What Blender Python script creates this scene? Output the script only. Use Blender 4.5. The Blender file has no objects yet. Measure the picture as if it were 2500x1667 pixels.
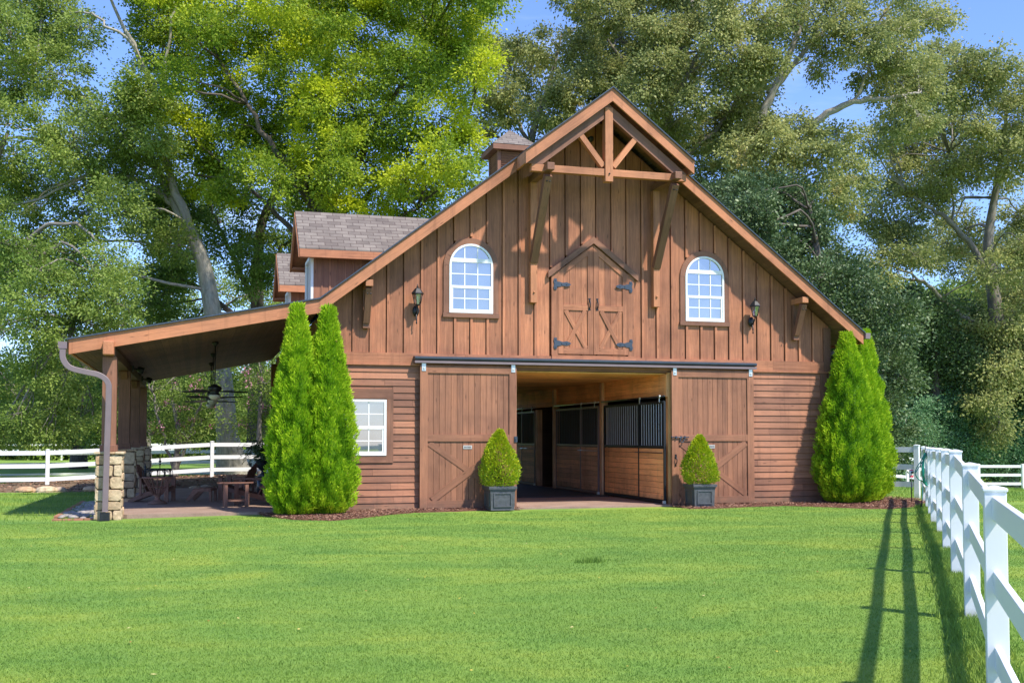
import bpy, math, random
import numpy as np
from mathutils import Vector, Matrix
R = math.radians
SC = bpy.context.scene
COL = SC.collection

# ------------------------------------------------------------------ camera, sky, sun, exposure
CAMP = (-0.891, -23.873, 1.58)
YAW, PIT = R(16.1), R(2.482)
cd = bpy.data.cameras.new('camera'); cam = bpy.data.objects.new('camera', cd); COL.objects.link(cam)
cam.location = CAMP; cam.rotation_euler = (R(90) + PIT, 0, -YAW)
cd.sensor_width = 36; cd.lens = 38.55; cd.shift_y = 0.0474; cd.clip_end = 3000; cd.clip_start = 0.05
SC.camera = cam
SUN = Vector((0.60, -1.0, 1.64)).normalized()
w = bpy.data.worlds.new('World'); SC.world = w; w.use_nodes = True
nt = w.node_tree; nt.nodes.clear()
N = nt.nodes.new
sky = N('ShaderNodeTexSky'); sky.sky_type = 'NISHITA'; sky.sun_disc = False
sky.sun_elevation = math.asin(SUN.z); sky.sun_rotation = math.atan2(SUN.x, SUN.y)
sky.air_density = 1.0; sky.dust_density = 0.3; sky.ozone_density = 2.6
bg = N('ShaderNodeBackground'); bg.inputs[1].default_value = 0.135
tc = N('ShaderNodeTexCoord'); mp = N('ShaderNodeMapping'); mp.inputs['Scale'].default_value = (1.2, 1.2, 4.5)
nz = N('ShaderNodeTexNoise'); nz.inputs['Scale'].default_value = 2.1; nz.inputs['Detail'].default_value = 7; nz.inputs['Roughness'].default_value = .55; nz.inputs['Distortion'].default_value = .6
cr = N('ShaderNodeValToRGB'); cr.color_ramp.elements[0].position = .54; cr.color_ramp.elements[1].position = .85
cr.color_ramp.elements[0].color = (.02, .02, .02, 1); cr.color_ramp.elements[1].color = (.75, .75, .75, 1)
mx = N('ShaderNodeMix'); mx.data_type = 'RGBA'; mx.inputs[7].default_value = (5.2, 5.8, 6.8, 1)
L = nt.links.new
L(tc.outputs['Generated'], mp.inputs[0]); L(mp.outputs[0], nz.inputs[0]); L(nz.outputs[0], cr.inputs[0]); L(cr.outputs[0], mx.inputs[0])
tint = N('ShaderNodeMix'); tint.data_type = 'RGBA'; tint.blend_type = 'MULTIPLY'; tint.inputs[0].default_value = 1; tint.inputs[7].default_value = (.80, .93, 1.30, 1)
L(sky.outputs[0], tint.inputs[6]); L(tint.outputs[2], mx.inputs[6]); L(mx.outputs[2], bg.inputs[0])
ow = N('ShaderNodeOutputWorld'); L(bg.outputs[0], ow.inputs[0])
sd = bpy.data.lights.new('sun', 'SUN'); sd.energy = 4.3; sd.angle = R(1.5); sd.color = (1.0, .93, .82)
sun = bpy.data.objects.new('sun', sd); COL.objects.link(sun); sun.rotation_euler = SUN.to_track_quat('Z', 'Y').to_euler()
SC.cycles.diffuse_bounces = 12; SC.cycles.max_bounces = 14; SC.cycles.transparent_max_bounces = 12
SC.view_settings.view_transform = 'Standard'; SC.view_settings.look = 'None'; SC.view_settings.gamma = 1
SC.view_settings.exposure = 0.72

FW = Vector((math.sin(YAW) * math.cos(PIT), math.cos(YAW) * math.cos(PIT), math.sin(PIT)))
RT = Vector((math.cos(YAW), -math.sin(YAW), 0)); UP = RT.cross(FW)
def at(u, v, z):
    """point of the place seen at photo position (u, v) of a 2352 px wide view, z metres away"""
    u *= 1.06293; v *= 1.06293
    return Vector(CAMP) + (FW + RT * ((u - 1250) / 2677) - UP * ((v - 952.0) / 2677)) * z * 1.0795

# ------------------------------------------------------------------ helpers
def tag(o, label=None, cat=None, group=None, kind=None):
    if label: o['label'] = label
    if cat: o['category'] = cat
    if group: o['group'] = group
    if kind: o['kind'] = kind
    return o
def thing(name, label, cat, loc=(0, 0, 0), rz=0, group=None):
    o = bpy.data.objects.new(name, None); COL.objects.link(o); o.location = loc; o.rotation_euler = (0, 0, rz)
    o.empty_display_size = .2
    return tag(o, label, cat, group)
def copy_tree(o, parent=None):
    c = o.copy(); COL.objects.link(c)
    if parent is not None: c.parent = parent
    for ch in list(o.children): copy_tree(ch, c)
    return c
rng = random.Random(7)

class MB:
    """collects boxes, beams, prisms, tubes; every piece carries its own grain coordinates and tone"""
    def __init__(s): s.v = []; s.f = []; s.g = []; s.r = []; s.sm = []; s.pc = []
    def add(s, vs, fs, gc=None, r=None, smooth=False):
        b = len(s.v); r = rng.random() if r is None else r
        s.pc.append((b, len(s.f)))
        o = r * 37.0
        s.v += [tuple(p) for p in vs]; s.f += [tuple(b + i for i in f) for f in fs]
        if gc is None: gc = vs
        s.g += [(p[0] + o, p[1] + o, p[2]) for p in gc]; s.r += [r] * len(vs); s.sm += [smooth] * len(fs)
    def box(s, x0, x1, y0, y1, z0, z1, ax=None, r=None):
        d = (x1 - x0, y1 - y0, z1 - z0)
        if ax is None: ax = max(range(3), key=lambda i: d[i])
        vs = [(x, y, z) for x in (x0, x1) for y in (y0, y1) for z in (z0, z1)]
        o = [ax] + [i for i in range(3) if i != ax]
        s.add(vs, [(0, 1, 3, 2), (4, 6, 7, 5), (0, 4, 5, 1), (2, 3, 7, 6), (0, 2, 6, 4), (1, 5, 7, 3)],
              [(p[o[0]], p[o[1]], p[o[2]]) for p in vs], r)
    def beam(s, a, b, wd, ht, up=(0, 0, 1), r=None, w2=None, h2=None):
        a = Vector(a); b = Vector(b); X = (b - a); l = X.length; X.normalize(); U = Vector(up)
        Y = U.cross(X).normalized(); Z = X.cross(Y)
        vs = []; g = []
        for i, (p, ww, hh) in enumerate(((a, wd, ht), (b, w2 or wd, h2 or ht))):
            for sy in (-.5, .5):
                for sz in (-.5, .5):
                    vs.append(p + Y * sy * ww + Z * sz * hh); g.append((i * l, sy * ww, sz * hh))
        s.add(vs, [(0, 1, 3, 2), (4, 6, 7, 5), (0, 4, 5, 1), (2, 3, 7, 6), (0, 2, 6, 4), (1, 5, 7, 3)], g, r)
    def prism(s, pts, y0, y1, axis='y', ang=0.0, r=None, frame=None):
        """outline extruded along an axis; pts are (x,z) for axis y, (y,z) for axis x, (x,y) for axis z"""
        n = len(pts); ca, sa = math.cos(ang), math.sin(ang)
        def mk(p, t):
            if axis == 'y': return (p[0], t, p[1])
            if axis == 'x': return (t, p[0], p[1])
            return (p[0], p[1], t)
        vs = [mk(p, y0) for p in pts] + [mk(p, y1) for p in pts]
        gg = [(p[0] * ca + p[1] * sa, -p[0] * sa + p[1] * ca, t) for t in (y0, y1) for p in pts]
        ar = sum(pts[i][0] * pts[(i + 1) % n][1] - pts[(i + 1) % n][0] * pts[i][1] for i in range(n))
        flip = (ar > 0) ^ (axis == 'y')
        A = tuple(range(n)); B = tuple(range(n, 2 * n))
        if y1 < y0: flip = not flip
        fs = [tuple(reversed(A)), B] if flip else [A, tuple(reversed(B))]
        for i in range(n):
            j = (i + 1) % n
            q = (i, j, n + j, n + i)
            fs.append(q if flip else tuple(reversed(q)))
        s.add(vs, fs, gg, r)
    def ring(s, outer, inner, y0, y1, closed=True, r=None, ang=1.5708):
        """band between two outlines of equal length (x,z), extruded in y"""
        n = len(outer); vs = []; ca, sa = math.cos(ang), math.sin(ang); gg = []
        for t in (y0, y1):
            for P_ in (outer, inner):
                for p in P_: vs.append((p[0], t, p[1])); gg.append((p[0] * ca + p[1] * sa, -p[0] * sa + p[1] * ca, t))
        m = n if closed else n - 1; fs = []
        for i in range(m):
            j = (i + 1) % n
            fs += [(i, j, n + j, n + i), (2 * n + i, 3 * n + i, 3 * n + j, 2 * n + j), (i, 2 * n + i, 2 * n + j, j), (n + i, n + j, 3 * n + j, 3 * n + i)]
        if not closed:
            fs += [(0, n, 3 * n, 2 * n), (n - 1, 3 * n - 1, 4 * n - 1, 2 * n - 1)]
        s.add(vs, fs, gg, r)
    def tube(s, pts, rad, n=8, cap=True, r=None):
        pts = [Vector(p) for p in pts]; m = len(pts)
        if not hasattr(rad, '__len__'): rad = [rad] * m
        vs = []; g = []; U = None; ln = 0
        for i, p in enumerate(pts):
            T = (pts[min(i + 1, m - 1)] - pts[max(i - 1, 0)])
            if T.length < 1e-9: T = Vector((0, 0, 1))
            T.normalize()
            if U is None:
                U = T.cross(Vector((.3, .9, .2))); U.normalize()
            else:
                U = U - T * U.dot(T); U.normalize()
            V = T.cross(U)
            if i: ln += (p - pts[i - 1]).length
            for k in range(n):
                a = 2 * math.pi * k / n
                vs.append(p + (U * math.cos(a) + V * math.sin(a)) * rad[i]); g.append((ln, rad[i] * math.cos(a), rad[i] * math.sin(a)))
        fs = [(i * n + k, i * n + (k + 1) % n, (i + 1) * n + (k + 1) % n, (i + 1) * n + k) for i in range(m - 1) for k in range(n)]
        if cap: fs += [tuple(reversed(range(n))), tuple(range((m - 1) * n, m * n))]
        s.add(vs, fs, g, r, True)
    def lathe(s, prof, c=(0, 0, 0), n=16, r=None, smooth=True, rot=0):
        vs = []; m = len(prof)
        for (rr, z) in prof:
            for k in range(n):
                a = 2 * math.pi * k / n + rot
                vs.append((c[0] + rr * math.cos(a), c[1] + rr * math.sin(a), c[2] + z))
        fs = [(i * n + k, i * n + (k + 1) % n, (i + 1) * n + (k + 1) % n, (i + 1) * n + k) for i in range(m - 1) for k in range(n)]
        fs += [tuple(reversed(range(n))), tuple(range((m - 1) * n, m * n))]
        s.add(vs, fs, None, r, smooth)
    def each(s, name, mat, parent=None, world=True, bevel=0):
        """every piece an object of its own"""
        out = []
        for k, (a, fa) in enumerate(s.pc):
            b, fb = s.pc[k + 1] if k + 1 < len(s.pc) else (len(s.v), len(s.f))
            q = MB(); q.v = s.v[a:b]; q.g = s.g[a:b]; q.r = s.r[a:b]; q.sm = s.sm[fa:fb]; q.f = [tuple(i - a for i in f) for f in s.f[fa:fb]]
            out.append(q.build(name, mat, parent, world, bevel))
        return out
    def build(s, name, mat, parent=None, world=True, bevel=0):
        me = bpy.data.meshes.new(name); me.from_pydata(s.v, [], s.f)
        a = me.attributes.new('gc', 'FLOAT_VECTOR', 'POINT'); a.data.foreach_set('vector', np.array(s.g, 'f').ravel())
        a = me.attributes.new('rnd', 'FLOAT', 'POINT'); a.data.foreach_set('value', np.array(s.r, 'f'))
        me.polygons.foreach_set('use_smooth', s.sm)
        me.materials.append(mat); me.update()
        o = bpy.data.objects.new(name, me); COL.objects.link(o)
        if parent is not None:
            o.parent = parent
            if world and parent.type == 'EMPTY': o.location = -Vector(parent.location)
        if bevel:
            b = o.modifiers.new('bevel', 'BEVEL'); b.width = bevel; b.segments = 2; b.limit_method = 'ANGLE'
        return o

def np_mesh(name, V, F, mat, parent=None, attrs=None, smooth=False, world=True):
    """V (n,3), F (m,k) numpy"""
    me = bpy.data.meshes.new(name); k = F.shape[1]
    me.vertices.add(len(V)); me.vertices.foreach_set('co', V.astype('f').ravel())
    me.loops.add(F.size); me.loops.foreach_set('vertex_index', F.astype('i').ravel())
    me.polygons.add(len(F)); me.polygons.foreach_set('loop_start', np.arange(0, F.size, k, dtype='i')); me.polygons.foreach_set('loop_total', np.full(len(F), k, 'i'))
    if smooth: me.polygons.foreach_set('use_smooth', np.ones(len(F), bool))
    for n_, a_ in (attrs or {}).items():
        at_ = me.attributes.new(n_, 'FLOAT', 'POINT'); at_.data.foreach_set('value', a_.astype('f'))
    me.update(calc_edges=True); me.materials.append(mat)
    o = bpy.data.objects.new(name, me); COL.objects.link(o)
    if parent is not None:
        o.parent = parent
        if world and parent.type == 'EMPTY': o.location = -Vector(parent.location)
    return o

# ------------------------------------------------------------------ materials
class NT:
    def __init__(s, name):
        s.m = bpy.data.materials.new(name); s.m.use_nodes = True; s.t = s.m.node_tree; s.t.nodes.clear()
        s.out = s.n('ShaderNodeOutputMaterial'); s.b = s.n('ShaderNodeBsdfPrincipled'); s.l(s.b.outputs[0], s.out.inputs[0])
    def n(s, t, **k):
        x = s.t.nodes.new(t)
        for a, b in k.items(): setattr(x, a, b)
        return x
    def l(s, a, b): s.t.links.new(a, b)
    def attr(s, name): return s.n('ShaderNodeAttribute', attribute_name=name)
    def noise(s, vec, scale, detail=4, rough=.5, sc=None, dist=0):
        if sc:
            mp = s.n('ShaderNodeMapping'); mp.inputs['Scale'].default_value = sc; s.l(vec, mp.inputs[0]); vec = mp.outputs[0]
        x = s.n('ShaderNodeTexNoise'); x.inputs['Scale'].default_value = scale; x.inputs['Detail'].default_value = detail; x.inputs['Roughness'].default_value = rough; x.inputs['Distortion'].default_value = dist
        if vec is not None: s.l(vec, x.inputs['Vector'])
        return x.outputs[0]
    def ramp(s, fac, *st):
        x = s.n('ShaderNodeValToRGB'); e = x.color_ramp.elements
        while len(e) < len(st): e.new(.5)
        for i, (p, c) in enumerate(st):
            e[i].position = p; e[i].color = (*c, 1) if hasattr(c, '__len__') else (c, c, c, 1)
        s.l(fac, x.inputs[0]); return x.outputs[0]
    def mix(s, fac, a, b, mode='MIX'):
        x = s.n('ShaderNodeMix', data_type='RGBA', blend_type=mode)
        for i, val in ((0, fac), (6, a), (7, b)):
            if hasattr(val, 'is_output'): s.l(val, x.inputs[i])
            elif hasattr(val, '__len__'): x.inputs[i].default_value = (*val, 1)
            else: x.inputs[i].default_value = val
        return x.outputs[2]
    def math(s, op, a, b=0.0):
        x = s.n('ShaderNodeMath', operation=op)
        for i, val in ((0, a), (1, b)):
            if hasattr(val, 'is_output'): s.l(val, x.inputs[i])
            else: x.inputs[i].default_value = val
        return x.outputs[0]
    def bump(s, h, st=.3, d=.01):
        x = s.n('ShaderNodeBump'); x.inputs['Strength'].default_value = st; x.inputs['Distance'].default_value = d
        s.l(h, x.inputs['Height']); s.l(x.outputs[0], s.b.inputs['Normal'])
    def pos(s): return s.n('ShaderNodeNewGeometry').outputs['Position']

def wood(name, col, light=1.35, dark=.5, rough=.62, knots=True, tone=.28):
    t = NT(name); g = t.attr('gc').outputs['Vector']; rn = t.attr('rnd').outputs['Fac']
    c = Vector(col)
    grain = t.noise(g, 1.0, 6, .62, (1.3, 26, 26), .8)
    fine = t.noise(g, 1.0, 3, .6, (7, 120, 120))
    big = t.noise(t.pos(), .9, 4, .6)
    k = t.ramp(grain, (.28, tuple(c * dark * 1.35)), (.5, tuple(c)), (.72, tuple(c * light)))
    k = t.mix(.35, k, t.ramp(fine, (.3, tuple(c * .72)), (.7, tuple(c * 1.2))))
    k = t.mix(1, k, t.ramp(big, (.28, (.66, .64, .66)), (.5, (1, 1, 1)), (.74, (1.24, 1.18, 1.12))), 'MULTIPLY')
    k = t.mix(1, k, t.ramp(rn, (0, (1 - tone, 1 - tone, 1 - tone * .9)), (1, (1 + tone * .8, 1 + tone * .72, 1 + tone * .6))), 'MULTIPLY')
    if knots:
        mp_ = t.n('ShaderNodeMapping'); mp_.inputs['Scale'].default_value = (1.9, 7.5, 7.5); t.l(g, mp_.inputs[0])
        vo = t.n('ShaderNodeTexVoronoi'); vo.inputs['Scale'].default_value = 1.0; t.l(mp_.outputs[0], vo.inputs[0])
        k = t.mix(t.ramp(vo.outputs[0], (.05, .75), (.13, 0.)), k, tuple(c * .33))
        # old scuffs where the stain wore thin
        sc_ = t.noise(t.pos(), 2.6, 6, .68, None, 1.2)
        k = t.mix(t.ramp(sc_, (.66, 0.), (.74, .38)), k, tuple(Vector((c.x * 1.35, c.y * 1.45, c.z * 1.6))))
    # rain streaks running down, and soil splashed up from the ground
    st = t.noise(t.pos(), 1.0, 5, .6, (9, 9, .55), .3)
    k = t.mix(t.ramp(st, (.56, 0.), (.70, .42)), k, tuple(c * .42))
    sp = t.n('ShaderNodeSeparateXYZ'); t.l(t.pos(), sp.inputs[0]); dn = t.noise(t.pos(), 6, 5, .65)
    sh = t.math('SUBTRACT', t.math('ADD', t.math('MULTIPLY', sp.outputs[2], 1.5), dn), .2)
    k = t.mix(t.ramp(sh, (.25, .7), (.75, 0.)), k, (.13, .085, .06))
    t.l(k, t.b.inputs['Base Color']); t.b.inputs['Roughness'].default_value = rough; t.b.inputs['Specular IOR Level'].default_value = .3
    t.bump(grain, .35, .006); return t.m

def plain(name, col, rough=.5, metal=0, spec=.5, var=.12, scale=6, bump=0, var_tint=None):
    t = NT(name); n = t.noise(t.n('ShaderNodeTexCoord').outputs['Object'], scale, 5, .6); c = Vector(col)
    t.l(t.ramp(n, (.3, tuple(c * (1 - var))), (.7, tuple(c * (1 + var)))), t.b.inputs['Base Color'])
    t.l(t.ramp(n, (.3, max(0, rough - .08)), (.7, min(1, rough + .08))), t.b.inputs['Roughness'])
    t.b.inputs['Metallic'].default_value = metal; t.b.inputs['Specular IOR Level'].default_value = spec
    if bump: t.bump(n, .4, bump)
    return t.m

def foliage(name, stops, sc=.35, trans=.3, rough=.45, patch=None, spec=.35, mid=.5):
    t = NT(name); v = t.attr('v').outputs['Fac']
    n = t.noise(t.pos(), sc, 4, .6)
    f = t.math('ADD', t.math('MULTIPLY', v, .55), t.math('MULTIPLY', n, .6))
    col = t.ramp(f, *stops)
    if patch:
        pn = t.noise(t.pos(), patch[1], 3, .55, None, .4)
        col = t.mix(t.ramp(pn, (patch[2], 0.), (patch[2] + .09, .9)), col, patch[0])
    t.l(col, t.b.inputs['Base Color']); t.b.inputs['Roughness'].default_value = rough; t.b.inputs['Specular IOR Level'].default_value = spec
    tr = t.n('ShaderNodeBsdfTranslucent'); t.l(col, tr.inputs[0])
    m = t.n('ShaderNodeMixShader'); m.inputs[0].default_value = trans
    t.l(t.b.outputs[0], m.inputs[1]); t.l(tr.outputs[0], m.inputs[2]); t.l(m.outputs[0], t.out.inputs[0])
    return t.m

M = {}
M['upper'] = wood('cedar stain upper boards', (.385, .162, .086), tone=.24, light=1.5, dark=.42)
M['lower'] = wood('red brown siding', (.30, .138, .082), tone=.3)
M['door'] = wood('door boards', (.285, .13, .075), tone=.16)
M['trim'] = wood('trim boards', (.225, .108, .068), tone=.12)
M['fascia'] = wood('fascia boards', (.48, .20, .10), tone=.12, light=1.25)
M['timber'] = wood('truss timber', (.44, .19, .095), tone=.15, dark=.6)
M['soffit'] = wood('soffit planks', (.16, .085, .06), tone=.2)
M['stall'] = wood('stall boards', (.88, .44, .18), tone=.16, knots=False)
M['stall_old'] = wood('greyer stall boards', (.72, .46, .28), tone=.2, knots=False)
M['ceil'] = wood('stable ceiling planks', (.85, .44, .17), tone=.16)
M['chair'] = wood('chair stain', (.25, .13, .095), tone=.25)
M['white_vinyl'] = plain('white vinyl', (.78, .79, .80), .38, 0, .5, .05, 3)
def vinyl():
    t = NT('white vinyl fence'); p = t.pos(); sp = t.n('ShaderNodeSeparateXYZ'); t.l(p, sp.inputs[0])
    n = t.noise(p, 5, 5, .65); n2 = t.noise(p, 1.2, 3, .5)
    k = t.ramp(n2, (.3, (.74, .76, .78)), (.7, (.80, .81, .82)))
    g = t.math('ADD', t.math('MULTIPLY', sp.outputs[2], 3.2), t.math('MULTIPLY', n, .9))
    k = t.mix(t.ramp(g, (.35, .75), (.85, 0.)), k, (.36, .34, .22))
    k = t.mix(t.ramp(n, (.66, 0.), (.78, .25)), k, (.58, .58, .54))
    t.l(k, t.b.inputs['Base Color']); t.b.inputs['Roughness'].default_value = .38; return t.m
M['white_vinyl'] = vinyl()
M['sash'] = plain('white window vinyl', (.80, .80, .78), .4, 0, .5, .03)
M['black'] = plain('black iron', (.022, .023, .027), .42, .3, .5, .3, 20)
M['dark_metal'] = plain('black powder coat', (.03, .031, .035), .35, .4)
M['track'] = plain('dark slate track cover', (.055, .07, .095), .4, .3)
M['galv'] = plain('galvanised hanger', (.62, .64, .62), .35, .6, .5, .15, 30)
M['gutter'] = plain('mauve brown gutter', (.20, .15, .155), .42, .1, .5, .06)
M['pot'] = plain('slate grey planter', (.075, .08, .09), .5, 0, .5, .25, 14, .004)
M['soil'] = plain('soil', (.05, .03, .02), .9, 0, .2, .4, 30)
M['plate'] = plain('name plate', (.55, .52, .48), .4, .3, .5, .1, 30)
M['glow'] = plain('frosted lamp bowl', (.62, .58, .5), .35)
M['teal'] = plain('teal hose rubber', (.01, .22, .16), .4)
M['red'] = plain('red tag', (.55, .06, .10), .5)
M['urn'] = plain('black cast urn', (.02, .022, .026), .35, .1)
M['floor_dark'] = plain('black rubber mat', (.045, .047, .05), .75, 0, .3, .3, 8, .003)

def glass():
    t = NT('window glass'); n = t.noise(t.pos(), 1.4, 4, .55)
    t.l(t.ramp(n, (.35, (.05, .065, .085)), (.7, (.16, .19, .23))), t.b.inputs['Base Color'])
    t.b.inputs['Roughness'].default_value = .12; t.b.inputs['Metallic'].default_value = 0
    g = t.n('ShaderNodeBsdfGlossy'); g.inputs['Roughness'].default_value = .02; g.inputs['Color'].default_value = (.62, .58, .55, 1)
    m = t.n('ShaderNodeMixShader'); m.inputs[0].default_value = .6
    t.l(t.b.outputs[0], m.inputs[1]); t.l(g.outputs[0], m.inputs[2]); t.l(m.outputs[0], t.out.inputs[0]); return t.m
M['glass'] = glass()
def lampglass():
    t = NT('lantern glass'); g = t.n('ShaderNodeBsdfGlossy'); g.inputs['Roughness'].default_value = .08; g.inputs['Color'].default_value = (.8, .85, .85, 1)
    tr = t.n('ShaderNodeBsdfTransparent'); tr.inputs[0].default_value = (.85, .9, .88, 1); m = t.n('ShaderNodeMixShader'); m.inputs[0].default_value = .6
    t.l(g.outputs[0], m.inputs[1]); t.l(tr.outputs[0], m.inputs[2]); t.l(m.outputs[0], t.out.inputs[0]); return t.m
M['lampglass'] = lampglass()
def shingle():
    t = NT('asphalt shingles'); g = t.attr('gc').outputs['Vector']
    b = t.n('ShaderNodeTexBrick', offset=.5); t.l(g, b.inputs['Vector'])
    b.inputs['Scale'].default_value = 1; b.inputs['Brick Width'].default_value = .31; b.inputs['Row Height'].default_value = .135; b.inputs['Mortar Size'].default_value = .009
    b.inputs['Mortar Smooth'].default_value = .2; b.inputs['Bias'].default_value = 0
    b.inputs['Color1'].default_value = (.125, .105, .092, 1); b.inputs['Color2'].default_value = (.21, .185, .16, 1); b.inputs['Mortar'].default_value = (.07, .05, .045, 1)
    n = t.noise(g, 2.3, 5, .7); k = t.mix(1, b.outputs[0], t.ramp(n, (.3, (.8, .78, .78)), (.7, (1.15, 1.12, 1.1))), 'MULTIPLY')
    n2 = t.noise(g, 140, 2, .5); k = t.mix(1, k, t.ramp(n2, (.3, .8), (.7, 1.2)), 'MULTIPLY')
    t.l(k, t.b.inputs['Base Color']); t.b.inputs['Roughness'].default_value = .9; t.bump(b.outputs[1], -.5, .01); return t.m
M['shingle'] = shingle()
def concrete():
    t = NT('brown concrete'); n = t.noise(t.pos(), 1.6, 7, .65); n2 = t.noise(t.pos(), 30, 3, .6)
    k = t.ramp(n, (.3, (.24, .155, .115)), (.7, (.36, .25, .19))); k = t.mix(1, k, t.ramp(n2, (.3, .85), (.7, 1.12)), 'MULTIPLY')
    t.l(k, t.b.inputs['Base Color']); t.b.inputs['Roughness'].default_value = .75; t.bump(n2, .3, .004); return t.m
M['concrete'] = concrete()
def stone():
    t = NT('tan field stone'); rn = t.attr('rnd').outputs['Fac']; n = t.noise(t.pos(), 9, 7, .7); n2 = t.noise(t.pos(), 55, 4, .6)
    k = t.ramp(rn, (0, (.40, .30, .20)), (.3, (.52, .41, .27)), (.6, (.60, .50, .36)), (.85, (.50, .33, .2)), (1, (.40, .35, .29)))
    k = t.mix(1, k, t.ramp(n, (.3, (.68, .62, .55)), (.7, (1.25, 1.2, 1.12))), 'MULTIPLY')
    t.l(k, t.b.inputs['Base Color']); t.b.inputs['Roughness'].default_value = .85; t.bump(t.math('ADD', n, t.math('MULTIPLY', n2, .4)), .8, .02); return t.m
M['stone'] = stone()
M['mortar'] = plain('mortar joints', (.12, .085, .06), .9, 0, .2, .3, 20, .004)
M['brick'] = plain('terracotta edging', (.34, .16, .10), .85, 0, .2, .25, 12, .006)
def bark(name, a, b):
    t = NT(name); g = t.attr('gc').outputs['Vector']; n = t.noise(g, 1, 6, .7, (2.2, 7, 7), .6)
    t.l(t.ramp(n, (.3, a), (.7, b)), t.b.inputs['Base Color']); t.b.inputs['Roughness'].default_value = .9; t.bump(n, .7, .03); return t.m
M['bark'] = bark('grey bark', (.10, .085, .07), (.30, .27, .225))
M['bark_pale'] = bark('pale bark', (.2, .18, .15), (.46, .42, .35))
M['bark_dark'] = bark('dark bark', (.05, .04, .032), (.16, .13, .105))

def lawn_nodes(t):
    p = t.pos(); v = t.attr('v').outputs['Fac']
    n1 = t.noise(p, .42, 5, .6, (.75, 1.5, 1), .8); n2 = t.noise(p, 1.1, 6, .65, (.6, 1.3, 1), .4); n3 = t.noise(p, 34, 4, .75)
    k = t.ramp(n1, (.32, (.135, .25, .05)), (.5, (.19, .31, .058)), (.66, (.255, .35, .062)))
    k = t.mix(1, k, t.ramp(n2, (.3, (.82, .90, .88)), (.5, (1, 1, 1)), (.7, (1.14, 1.06, 1.0))), 'MULTIPLY')
    k = t.mix(1, k, t.ramp(n3, (.2, (.78, .82, .76)), (.5, (1, 1, 1)), (.8, (1.2, 1.14, 1.1))), 'MULTIPLY')
    # faint mowing lanes curving across the lawn
    mp_ = t.n('ShaderNodeMapping'); mp_.inputs['Rotation'].default_value = (0, 0, R(62)); t.l(p, mp_.inputs[0])
    wv = t.n('ShaderNodeTexWave'); wv.inputs['Scale'].default_value = .22; wv.inputs['Distortion'].default_value = 3.5; wv.inputs['Detail'].default_value = 3; wv.inputs['Detail Scale'].default_value = .6
    wv.bands_direction = 'Y'; t.l(mp_.outputs[0], wv.inputs[0])
    k = t.mix(1, k, t.ramp(wv.outputs[1], (.2, (.95, .98, .98)), (.8, (1.03, 1.01, 1.0))), 'MULTIPLY')
    # dry spots
    n4 = t.noise(p, .55, 5, .62, None, .3)
    k = t.mix(t.ramp(n4, (.69, 0.), (.76, .5)), k, (.36, .33, .12))
    return k, n3, v
def lawn_mat():
    t = NT('mown lawn'); k, n3, v = lawn_nodes(t); t.l(k, t.b.inputs['Base Color'])
    t.b.inputs['Roughness'].default_value = .85; t.b.inputs['Specular IOR Level'].default_value = .15; t.bump(n3, .9, .03); return t.m
def blade_mat():
    t = NT('grass blades'); k, n3, v = lawn_nodes(t)
    k = t.mix(1, k, t.ramp(v, (0, (.85, .9, .82)), (.9, (1.12, 1.08, 1.0)), (1, (1.4, 1.25, 1.15))), 'MULTIPLY')
    t.l(k, t.b.inputs['Base Color']); t.b.inputs['Roughness'].default_value = .6; t.b.inputs['Specular IOR Level'].default_value = .2
    tr = t.n('ShaderNodeBsdfTranslucent'); t.l(k, tr.inputs[0]); m = t.n('ShaderNodeMixShader'); m.inputs[0].default_value = .3
    t.l(t.b.outputs[0], m.inputs[1]); t.l(tr.outputs[0], m.inputs[2]); t.l(m.outputs[0], t.out.inputs[0]); return t.m
M['lawn'] = lawn_mat(); M['blades'] = blade_mat()
def chips(name, a, b, c):
    t = NT(name); v = t.attr('v').outputs['Fac']; k = t.ramp(v, (0, a), (.6, b), (1, c)); t.l(k, t.b.inputs['Base Color']); t.b.inputs['Roughness'].default_value = .9; return t.m
M['chips'] = chips('bark mulch chips', (.09, .035, .022), (.22, .10, .065), (.42, .26, .17))
M['mulch'] = plain('mulch soil', (.13, .062, .042), .95, 0, .1, .4, 25, .02)
M['dirt'] = plain('leaf strewn dirt', (.16, .11, .07), .95, 0, .1, .4, 6, .02)

# ------------------------------------------------------------------ terrain
def hgt(x, y):
    x = np.asarray(x, float); y = np.asarray(y, float)
    g = lambda a, cx, cy, s: a * np.exp(-((x - cx) ** 2 + (y - cy) ** 2) / (2 * s * s))
    h = -.02 + g(.095, 8.1, -12.5, 2.8) - g(.10, 3.2, -19.4, 1.9) - g(.12, -6.5, 14.2, 4.8) + g(.18, .6, 17.3, 3.7) - g(.05, -3.2, -.6, 1.6)
    s = np.clip((x - 22.3) / 16, 0, 1.); h = h - 1.28 * s * s * (3 - 2 * np.minimum(s, 1.)) * np.clip((y + 25) / 30, 0, 1)
    far = np.clip((np.hypot(x, y) - 70) / 200, 0, 1)
    return h * (1 - far) - 2.0 * far * np.clip((x) / 60, 0, 1)
def axis_coords(lo, hi, st, far):
    a = np.arange(lo, hi + st / 2, st); ext = np.array([6, 16, 32, 60, 110, 200, 400.])
    return np.concatenate([(lo - ext)[::-1], a, hi + ext])
xs = axis_coords(-40, 60, .5, 400); ys = axis_coords(-30, 60, .5, 400)
X, Y = np.meshgrid(xs, ys); Z = hgt(X, Y)
V = np.stack([X.ravel(), Y.ravel(), Z.ravel()], 1); nx = len(xs)
ii, jj = np.meshgrid(np.arange(len(ys) - 1), np.arange(nx - 1), indexing='ij'); b = (ii * nx + jj).ravel()
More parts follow.
